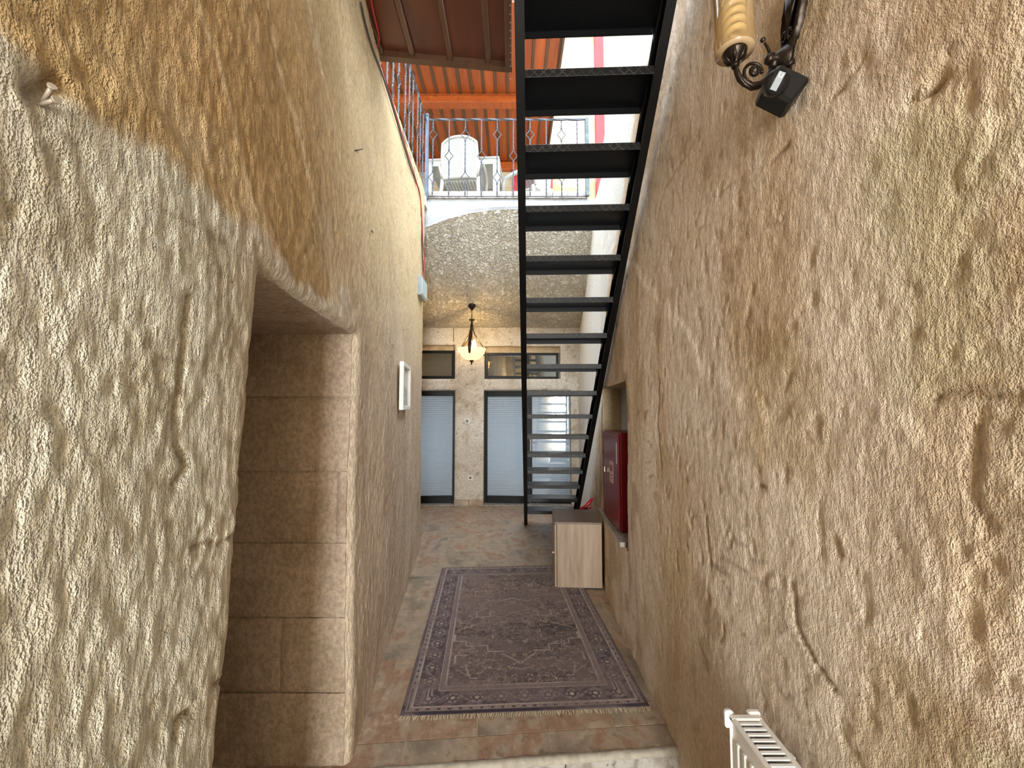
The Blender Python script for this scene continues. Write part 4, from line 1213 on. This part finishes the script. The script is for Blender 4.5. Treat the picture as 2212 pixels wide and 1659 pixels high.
# ------------------------------------------------------------------ wrought-iron railings
RH = 0.895
def twisted(z0, z1, r=0.0075):
    n_ = max(3, int((z1 - z0) / 0.012)); return [(0, 0, z0 + (z1 - z0) * i / n_) for i in range(n_ + 1)]
def diamond(q, zc_, hgt=0.16, w=0.052):
    for sg in (-1, 1):
        pts = []
        for i in range(13):
            f = i / 12; e = 1 - abs(2 * f - 1)
            pts.append((sg * w * (e ** 1.6), 0, zc_ - hgt / 2 + hgt * f))
        q.tube(pts, 0.0055, 5)
    for zz in (zc_ - hgt / 2, zc_ + hgt / 2): q.lathe([(0, -0.014), (0.011, -0.008), (0.011, 0.008), (0, 0.014)], 8, (0, 0, zz))
def baluster(kind):
    q = MB()
    gaps = {'double': (0.16, 0.70), 'single': (0.43,), 'plain': ()}[kind]
    z = -0.08
    for g in gaps:
        q.tube(twisted(z, g - 0.08), 0.0085, 4, twist=0.32, smooth=False); diamond(q, g); z = g + 0.08
    q.tube(twisted(z, RH - 0.01), 0.0085, 4, twist=0.32, smooth=False)
    m_ = q.mesh('baluster'); m_.materials.append(M_iron); return m_
BM = {k: baluster(k) for k in ('double', 'single', 'plain')}
fr_ = empty('iron_railing', (-1.045, 4.93, 4.225)); tag(fr_, 'grey wrought-iron terrace railing with diamond twists facing the stairwell', 'railing', 'wrought-iron terrace railings')
def xat(u, v=330): return atY(u, v, 4.93).x
kinds = [(935, 'double'), (970, 'single'), (1005, 'double'), (1040, 'single'), (1074, 'double'), (1109, 'single'), (1145, 'double'), (1180, 'plain'), (1213, 'double'), (1247, 'plain')]
for (u, k) in kinds:
    o = link('baluster', BM[k], None, fr_); o.location = (xat(u) + 1.045, 0, 0)
xe = xat(1268)
q = MB(); q.tube([(0.0 + (xe + 1.045) * i / 60, 0, RH) for i in range(61)], 0.015, 4, twist=0.25, smooth=False); q.build('handrail', M_iron, fr_)
q = MB(); q.bbox((-0.02, -0.02, -0.12), (0.02, 0.02, RH + 0.03), 0.003); q.lathe([(0, 0.0), (0.022, 0.01), (0.024, 0.03), (0.01, 0.05), (0, 0.052)], 12, (0, 0, RH + 0.03)); q.build('post', M_ironpost, fr_)
q = MB(); q.bbox((xe + 1.045 - 0.022, -0.022, -0.08), (xe + 1.045 + 0.022, 0.022, RH + 0.015), 0.003); q.build('post', simple('dark_green_post', srgb(82, 98, 96), 0.5, nscale=20, namp=0.3), fr_)
q = MB(); q.tube([(0.02 + (xe + 1.0) * i / 20, 0, -0.082) for i in range(21)], 0.006, 4); q.build('bottom_rail', M_iron, fr_)
sr = empty('iron_railing', (-1.06, 4.90, 4.20)); tag(sr, 'wrought-iron railing running along the top of the plastered wall', 'railing', 'wrought-iron terrace railings')
for i, (y, k) in enumerate(((4.77, 'single'), (4.60, 'double'), (4.44, 'single'), (4.27, 'double'), (4.09, 'single'), (3.91, 'double'), (3.72, 'single'), (3.52, 'double'), (3.33, 'single'))):
    o = link('baluster', BM[k], None, sr); o.location = (0.006 * (i % 3), y - 4.90, 0); o.rotation_euler = (0, 0, math.radians(90 + 8 * (i % 2)))
q = MB(); q.tube([(0, -1.75 * i / 80, RH) for i in range(81)], 0.016, 4, twist=0.25, smooth=False); q.build('handrail', M_iron, sr)
q = MB(); q.tube([(0, -1.75 * i / 20, -0.075) for i in range(21)], 0.008, 4); q.build('bottom_rail', M_iron, sr)

# ------------------------------------------------------------------ white plastic chairs and table on the terrace
def weave_mat():
    t = NT('woven_white_plastic'); co = t.coord()
    a = t.n('TexWave', _bands_direction='X', Vector=co, Scale=16.0).outputs['Fac']; b = t.n('TexWave', _bands_direction='Z', Vector=co, Scale=16.0).outputs['Fac']
    h = t.math('MULTIPLY', a, b)
    c = t.mix(t.rng(h, 0.5, 0.9), srgb(178, 178, 168), srgb(112, 110, 100))
    return t.done(t.bsdf(c, 0.5, t.bump(h, 0.8, 0.006)))
M_weave = weave_mat()
def make_chair():
    r = empty('plastic_chair')
    # seat : ribbed underside
    q = MB(); q.bbox((-0.23, -0.20, 0.40), (0.23, 0.25, 0.425), 0.01); q.build('seat', M_whitepl, r)
    for i in range(11):
        q = MB(); x = -0.20 + 0.04 * i; q.bbox((x - 0.006, -0.20, 0.375), (x + 0.006, 0.24, 0.402), 0.002); q.build('seat_rib', M_whitepl, r)
    # back : arched woven panel with a rim
    G2 = np.zeros((22, 17, 3))
    for i in range(22):
        z = 0.44 + 0.50 * i / 21
        for j in range(17):
            f = j / 8 - 1; topz = 0.94 - 0.065 * abs(f) ** 2.6
            zz = 0.44 + (topz - 0.44) * i / 21
            G2[i, j] = (f * (0.225 + 0.012 * math.sin(i / 21 * math.pi)), -0.22 - 0.10 * (zz - 0.44) - 0.03 * (1 - f * f), zz)
    me_, _ = grid_mesh('backrest', np.concatenate([G2, G2[::-1] + np.array([0, 0.012, 0])], 0)); link('backrest', me_, M_weave, r)
    q = MB()
    rim_ = [G2[i, 0] for i in range(22)] + [G2[-1, j] for j in range(1, 17)] + [G2[i, -1] for i in range(20, -1, -1)]
    q.tube([tuple(p) for p in rim_], 0.017, 8); q.tube([tuple(G2[0, j] + np.array([0, 0, -0.01])) for j in range(17)], 0.024, 8); q.build('back_rim', M_whitepl, r)
    for sx in (-1, 1):
        q = MB(); q.tube([(sx * 0.235, -0.23, 0.44), (sx * 0.27, -0.26, 0.60), (sx * 0.285, -0.16, 0.655), (sx * 0.29, 0.05, 0.65), (sx * 0.285, 0.20, 0.62), (sx * 0.275, 0.24, 0.56), (sx * 0.265, 0.25, 0.42)], [.016, .018, .022, .024, .022, .02, .02], 8, flat=1.3); q.build('arm', M_whitepl, r)
        q = MB(); q.tube([(sx * 0.265, 0.24, 0.42), (sx * 0.285, 0.27, 0.0)], [0.026, 0.02], 6); q.build('leg', M_whitepl, r)
        q = MB(); q.tube([(sx * 0.235, -0.20, 0.44), (sx * 0.265, -0.27, 0.0)], [0.028, 0.02], 6); q.build('leg', M_whitepl, r)
    return r
ch = make_chair(); ch.location = (-0.66, 5.50, 4.15); ch.rotation_euler = (0, 0, math.radians(-6))
tag(ch, 'white woven-back plastic chair tucked under the table behind the railing', 'chair', 'white plastic terrace chairs')
ch2 = copy_tree(ch); ch2.location = (0.22, 5.78, 4.15); ch2.rotation_euler = (0, 0, math.radians(62))
tag(ch2, 'white plastic chair turned sideways behind the black stair stringer', 'chair', 'white plastic terrace chairs')
tb = empty('plastic_table', (-0.64, 5.84, 4.15), math.radians(-4)); tag(tb, 'white plastic table standing behind the terrace railing', 'table')
TBH = 0.80
q = MB(); q.bbox((-0.50, -0.42, TBH - 0.028), (0.50, 0.42, TBH), 0.012); q.build('tabletop', M_whitepl, tb)
q = MB(); q.bbox((-0.48, -0.40, TBH - 0.10), (0.48, -0.385, TBH - 0.026), 0.004); q.bbox((-0.48, 0.385, TBH - 0.10), (0.48, 0.40, TBH - 0.026), 0.004); q.bbox((-0.48, -0.385, TBH - 0.10), (-0.465, 0.385, TBH - 0.026), 0.004); q.bbox((0.465, -0.385, TBH - 0.10), (0.48, 0.385, TBH - 0.026), 0.004); q.build('apron', M_whitepl, tb)
for sx in (-1, 1):
    for sy in (-1, 1):
        q = MB(); q.bbox((sx * 0.455 - 0.045, sy * 0.37 - 0.03, 0.0), (sx * 0.455 + 0.045, sy * 0.37 + 0.03, TBH - 0.026), 0.008); q.build('leg', M_whitepl, tb)

# floodlight on the wall top, offcuts by the terrace wall
fp = Vector((float(XR(4.05, 4.1)) + 0.05, 4.05, 4.115))
fo_ = empty('floodlight', fp); tag(fo_, 'small black twin floodlight standing on the whitewashed wall top', 'floodlight')
q = MB(); q.bbox((-0.02, -0.02, 0), (0.02, 0.02, 0.035), 0.003); q.build('stem', M_blackpl, fo_)
q = MB(); q.bbox((-0.062, -0.03, 0.02), (-0.004, 0.03, 0.075), 0.004, Matrix.Rotation(0.12, 4, 'Y')); q.build('head', M_blackpl, fo_)
q = MB(); q.bbox((-0.004, -0.035, 0.03), (0.048, 0.03, 0.085), 0.008, Matrix.Rotation(-0.15, 4, 'Y')); q.build('head', simple('brown_smoked_lens', srgb(70, 50, 40), 0.15), fo_)
M_off = wood('pale_timber', srgb(176, 144, 104), srgb(204, 176, 136), srgb(220, 196, 160), knots=False)
for (x, l_, tl_, lab) in ((1.04, 0.95, 0.10, 'shorter pale timber offcut leaning on the terrace wall'), (1.30, 1.18, -0.06, 'longer pale timber board leaning beside the offcut')):
    Mx = Matrix.Translation((x, 7.62, 4.15)) @ Matrix.Rotation(tl_, 4, 'Y') @ Matrix.Rotation(-0.28, 4, 'X')
    q = MB(); q.bbox((-0.035, 0, 0.012), (0.035, 0.025, l_), 0.002, Mx); tag(q.build('timber_offcut', M_off), lab, 'timber', 'timber offcuts on the terrace')

# ------------------------------------------------------------------ wall sconce (right wall)
SY = 1.11
def S(u, v, dy=0.0): return atY(u, v, SY + dy)
wx = float(XR(SY, 2.5))
so = empty('wall_sconce', (wx, SY, S(1700, 100).z)); tag(so, 'bronze scroll wall lamp with amber glass cylinder high on the wall', 'wall lamp')
siv = Matrix.Translation(-so.location)
def spart(q, name, mat): return world_part(q, name, mat, so, siv)
sc_ = S(1587, 112)
q = MB(); q.lathe([(0.0505, 0.0), (0.0515, 0.002), (0.0515, 0.21), (0.049, 0.21), (0.049, 0.002), (0.0505, 0.0)], 40, sc_)
t = NT('amber_glass'); tr_ = t.n('BsdfTransparent', Color=(0.97, 0.90, 0.76, 1)); gl = t.bsdf(srgb(186, 160, 120), 0.08)
mx_ = t.t.nodes.new('ShaderNodeMixShader'); t.set(mx_.inputs[0], t.math('ADD', t.math('MULTIPLY', t.n('LayerWeight', Blend=0.35).outputs['Facing'], 0.55), 0.12)); t.set(mx_.inputs[1], tr_); t.set(mx_.inputs[2], gl)
spart(q, 'glass_shade', t.done(mx_))
q = MB(); q.lathe([(0.0, 0.004), (0.030, 0.004), (0.0485, 0.003), (0.0505, -0.001), (0.030, -0.002), (0.0, -0.002)], 36, sc_); spart(q, 'shade_base', simple('amber_base_glass', srgb(180, 152, 116), 0.2))
hel = [(0.024 * math.cos(k * 0.42), 0.024 * math.sin(k * 0.42), 0.035 + 0.0017 * k) for k in range(90)]
q = MB(); q.tube([Vector(p) + sc_ for p in hel], 0.0085, 8); q.lathe([(0.0, 0.0), (0.02, 0.0), (0.02, 0.032), (0, 0.036)], 16, sc_); spart(q, 'spiral_bulb', simple('spiral_bulb_glass', srgb(226, 212, 184), 0.35))
q = MB(); q.lathe([(0.0, 0.0), (0.032, -0.002), (0.031, -0.008), (0.022, -0.020), (0.012, -0.030), (0.008, -0.036), (0.011, -0.040), (0.009, -0.046), (0, -0.046)], 24, sc_)
for k in range(6):
    a = k * math.pi / 3; q.tube([sc_ + Vector((0.030 * math.cos(a), 0.030 * math.sin(a), -0.006)), sc_ + Vector((0.021 * math.cos(a), 0.021 * math.sin(a), -0.023)), sc_ + Vector((0.010 * math.cos(a), 0.010 * math.sin(a), -0.034))], [0.004, 0.005, 0.002], 6)
spart(q, 'cup', M_dark)
arm = [S(*p) for p in ((1588, 138), (1590, 152), (1597, 168), (1609, 180), (1624, 187), (1640, 184), (1653, 174), (1661, 160), (1667, 146))]
for k in range(4):
    off = [Vector((0, 0.0045 * math.cos(k * math.pi / 2 + i * 0.5), 0.0045 * math.sin(k * math.pi / 2 + i * 0.5))) for i in range(len(arm))]
    q = MB(); q.tube([p + o for p, o in zip(arm, off)], [0.004, .005, .0055, .006, .0062, .006, .0055, .005, .005], 8)
    spart(q, 'arm_strand', M_dark)
scr = []
for i in range(34):
    a = math.radians(-120 + i * 11.5) ; r_ = 24 - 0.36 * i
    scr.append(S(1629 + r_ * math.sin(a) * -1.0, 158 + r_ * math.cos(a) * 1.0))
scr = [S(1652, 176), S(1640, 185), S(1624, 184)] + [S(1629 - 24 * (1 - 0.012 * i) * math.sin(math.radians(20 + i * 9.5)), 156 + 24 * (1 - 0.012 * i) * math.cos(math.radians(20 + i * 9.5))) for i in range(28)]
q = MB(); q.tube(scr, [0.0045] * len(scr), 8); spart(q, 'scroll', M_dark)
rc = S(1630, 153)
q = MB()
Mr = Matrix.Rotation(math.radians(90), 4, 'X')
q.lathe([(0, 0.010), (0.006, 0.009), (0.009, 0.005), (0.0145, 0.006), (0.0155, 0.0), (0.0145, -0.005), (0, -0.006)], 20, rc, Mr)
for k in range(8):
    a = k * math.pi / 4; q.lathe([(0, 0.0035), (0.003, 0.002), (0.0035, 0)], 8, rc + Vector((0.0105 * math.cos(a), -0.005, 0.0105 * math.sin(a))), Mr)
spart(q, 'rosette', M_dark)
q = MB(); q.tube([S(1668, 134), S(1664, 118), S(1659, 104), S(1652, 93)], [0.0055, 0.0045, 0.004, 0.0038], 8); q.lathe([(0, -0.007), (0.006, -0.003), (0.007, 0.002), (0.004, 0.007), (0, 0.008)], 12, S(1648, 87)); q.lathe([(0, -0.006), (0.007, -0.005), (0.008, 0.003), (0.005, 0.006)], 12, S(1667, 120)); spart(q, 'finial', M_dark)
bc = Vector((wx, SY, S(1700, 112).z))
Ry = Matrix.Rotation(math.radians(-90), 4, 'Y')
ax_ = Vector((wx - 0.055, SY, S(1690, 135).z))
q = MB(); q.lathe([(0.0, 0.060), (0.012, 0.056), (0.015, 0.045), (0.011, 0.036), (0.018, 0.030), (0.026, 0.016), (0.033, 0.010), (0.036, 0.0), (0.0, 0.0)], 24, Vector((wx - 0.006, SY, S(1690, 128).z)), Ry)
q.tube([S(1668, 148), S(1672, 135), S(1678, 128), S(1690, 126)], [0.010, 0.013, 0.012, 0.012], 10); spart(q, 'boss', M_dark)
bp = MB(); nseg = 40
rimz, face_ = [], []
tiltv = Vector((0, -0.32, 1.0)).normalized(); sidev = Vector((0, 1, 0.32)).normalized()
b0 = Vector((wx, SY - 0.01, S(1700, 110).z))
for k in range(nseg):
    a = 2 * math.pi * k / nseg
    sc2 = 1 + 0.05 * math.cos(16 * a)
    face_.append(b0 + tiltv * (0.085 + 0.098 * math.sin(a) * sc2) + sidev * (0.040 * math.cos(a) * sc2))
back_ = [p + Vector((0.006, 0, 0)) for p in face_]; front_ = [p + Vector((-0.010, 0, 0)) for p in face_]
inn = [b0 + tiltv * 0.085 + (p - b0 - tiltv * 0.085) * 0.82 + Vector((-0.016, 0, 0)) for p in face_]
in2 = [b0 + tiltv * 0.085 + (p - b0 - tiltv * 0.085) * 0.74 + Vector((-0.008, 0, 0)) for p in face_]
allv = back_ + front_ + inn + in2 + [b0 + tiltv * 0.085 + Vector((-0.012, 0, 0))]
fs = []
for lvl in range(3):
    for k in range(nseg): fs.append((lvl * nseg + k, lvl * nseg + (k + 1) % nseg, (lvl + 1) * nseg + (k + 1) % nseg, (lvl + 1) * nseg + k))
for k in range(nseg): fs.append((3 * nseg + k, 3 * nseg + (k + 1) % nseg, 4 * nseg))
bp.add(allv, fs, True)
for k in range(7):
    a = math.radians(90 + (k - 3) * 15)
    s0 = b0 + tiltv * 0.045 + Vector((-0.012, 0, 0)); s1 = b0 + tiltv * (0.085 + 0.066 * math.sin(a)) + sidev * (0.10 * math.cos(a)) * 0.35 + Vector((-0.014, 0, 0))
    bp.tube([s0, (s0 + s1) / 2 + Vector((-0.003, 0, 0)), s1], [0.003, 0.0045, 0.0035], 6)
for sg in (-1, 1):
    bp.tube([b0 + tiltv * (0.03 + 0.012 * math.sin(k)) + sidev * (sg * (0.012 + 0.007 * math.cos(k))) + Vector((-0.014, 0, 0)) for k in np.linspace(0, 5.5, 14)], 0.0035, 6)
spart(bp, 'backplate', M_dark)
q = MB()
for k in range(9):
    q.tube([Vector((wx - 0.004, SY + 0.030 * math.cos(k), S(1700, 150).z + 0.012 * math.sin(k * 2.1))), Vector((wx - 0.022, SY + 0.020 * math.cos(k), S(1700, 155).z + 0.008 * math.sin(k * 2.1)))], [0.008, 0.004], 8)
spart(q, 'leaf_cluster', M_dark)

# ------------------------------------------------------------------ black sensor lamp under the sconce
sb = on_right(1726, 176, 0.02)
se = empty('motion_sensor', (sb.x, sb.y, sb.z)); tag(se, 'black motion sensor box with round head below the wall lamp', 'sensor')
seiv = Matrix.Translation(-Vector(se.location))
c1 = Vector((float(XR(1.05, 2.4)) - 0.052, 1.065, S(1700, 190).z - 0.036))
Mb = Matrix.Translation(c1) @ Matrix.Rotation(math.radians(-14), 4, 'Z') @ Matrix.Rotation(math.radians(38), 4, 'Y')
q = MB(); q.bbox((-0.040, -0.028, -0.042), (0.050, 0.045, 0.036), 0.008, Mb); world_part(q, 'housing', M_blackpl, se, seiv)
hd_ = Vector((c1.x - 0.034, c1.y - 0.030, c1.z - 0.012))
dirh = Vector((-0.28, -0.86, -0.40)).normalized()
Mh = dirh.to_track_quat('Z', 'Y').to_matrix().to_4x4()
q = MB(); q.lathe([(0.0, -0.03), (0.028, -0.028), (0.031, -0.005), (0.030, 0.010), (0.027, 0.016), (0.0, 0.018)], 28, hd_, Mh); hdo = world_part(q, 'round_head', M_blackpl, se, seiv)
Ml = Matrix.Translation(hd_ + dirh * 0.0185) @ Mh @ Matrix.Rotation(math.radians(-28), 4, 'Z')
q = MB(); q.bbox((-0.0085, -0.021, 0), (0.0085, 0.021, 0.0012), 0.0004, Ml); lo2 = q.mesh('label_plate'); lo2.transform(seiv); link('label_plate', lo2, simple('grey_label', srgb(104, 108, 110), 0.45), hdo)
q = MB()
for (a0, b0_, a1, b1) in ((-0.005, 0.008, 0.005, 0.0095), (-0.005, 0.008, -0.0035, 0.019), (0.0035, 0.008, 0.005, 0.019)): q.box((a0, b0_, 0.0011), (a1, b1, 0.0018), Ml)
q2 = q.mesh('label_mark'); q2.transform(seiv); link('label_mark', q2, simple('white_mark', srgb(214, 214, 214), 0.5), hdo)

# ------------------------------------------------------------------ panel radiator
RX0, RX1_, RY1, RTOP = 0.620, 0.704, 1.245, 0.675
ra = empty('radiator', (0.66, 0.7, -0.17)); tag(ra, 'white panel radiator with slotted top grille low on the wall', 'radiator')
raiv = Matrix.Translation((-0.66, -0.7, 0.17))
def rpart(q, name, mat=M_paintw): return world_part(q, name, mat, ra, raiv)
q = MB(); q.bbox((RX0 + 0.006, 0.15, 0.06), (RX0 + 0.016, RY1 - 0.002, RTOP - 0.006), 0.003); rpart(q, 'front_panel')
q = MB(); q.bbox((RX1_ - 0.016, 0.15, 0.06), (RX1_ - 0.006, RY1 - 0.002, RTOP - 0.006), 0.003); rpart(q, 'back_panel')
for i in range(30):
    y = RY1 - 0.035 - i * 0.0333
    q = MB(); q.bbox((RX0, y - 0.007, 0.10), (RX0 + 0.008, y + 0.007, RTOP - 0.055), 0.003); rpart(q, 'front_rib')
q = MB(); q.bbox((RX0 - 0.002, 0.15, RTOP - 0.014), (RX0 + 0.012, RY1, RTOP), 0.004); rpart(q, 'grille_edge')
q = MB(); q.bbox((RX1_ - 0.012, 0.15, RTOP - 0.014), (RX1_ + 0.002, RY1, RTOP), 0.004); rpart(q, 'grille_edge')
q = MB(); q.bbox((RX0 - 0.002, RY1 - 0.022, RTOP - 0.012), (RX1_ + 0.002, RY1, RTOP + 0.001), 0.004); rpart(q, 'grille_edge')
sq = MB(); sq.bbox((RX0 + 0.012 - 0.66, -0.0055, -0.004), (RX1_ - 0.012 - 0.66, 0.0055, 0.0), 0.0015); sme = sq.mesh('grille_slat'); sme.materials.append(simple('white_slat_enamel', srgb(240, 240, 238), 0.3))
for i in range(52):
    o = link('grille_slat', sme, None, ra); o.location = (0, RY1 - 0.032 - i * 0.0195 - 0.7, RTOP - 0.002 + 0.17)
q = MB(); q.bbox((RX0 + 0.018, 0.16, RTOP - 0.12), (RX1_ - 0.018, RY1 - 0.01, RTOP - 0.10), 0.002); rpart(q, 'grille_shade_sheet', simple('radiator_shadow_core', srgb(70, 72, 84), 0.6))  # flat dark sheet, the shade between the grille slats put into its colour
q = MB(); q.bbox((RX0 - 0.001, RY1 - 0.004, 0.08), (RX1_ + 0.001, RY1 + 0.003, RTOP - 0.01), 0.002); rpart(q, 'end_panel')
q = MB(); q.lathe([(0.0, 0.0), (0.013, 0.001), (0.016, 0.008), (0.014, 0.022), (0.0, 0.024)], 16, (RX0 + 0.006, RY1 + 0.002, RTOP - 0.012), Matrix.Rotation(math.radians(-90), 4, 'X')); q.bbox((RX0 - 0.012, RY1 - 0.002, RTOP - 0.04), (RX0 + 0.012, RY1 + 0.014, RTOP + 0.008), 0.005); rpart(q, 'bleed_valve_cap')
q = MB(); q.bbox((RX1_ - 0.030, RY1 - 0.004, RTOP - 0.03), (RX1_ + 0.006, RY1 + 0.016, RTOP + 0.006), 0.005); rpart(q, 'end_clip')
for yb in (RY1 - 0.10, 0.3):
    q = MB(); q.bbox((RX1_ - 0.01, yb, RTOP - 0.10), (0.742, yb + 0.02, RTOP - 0.04), 0.003); rpart(q, 'wall_bracket')
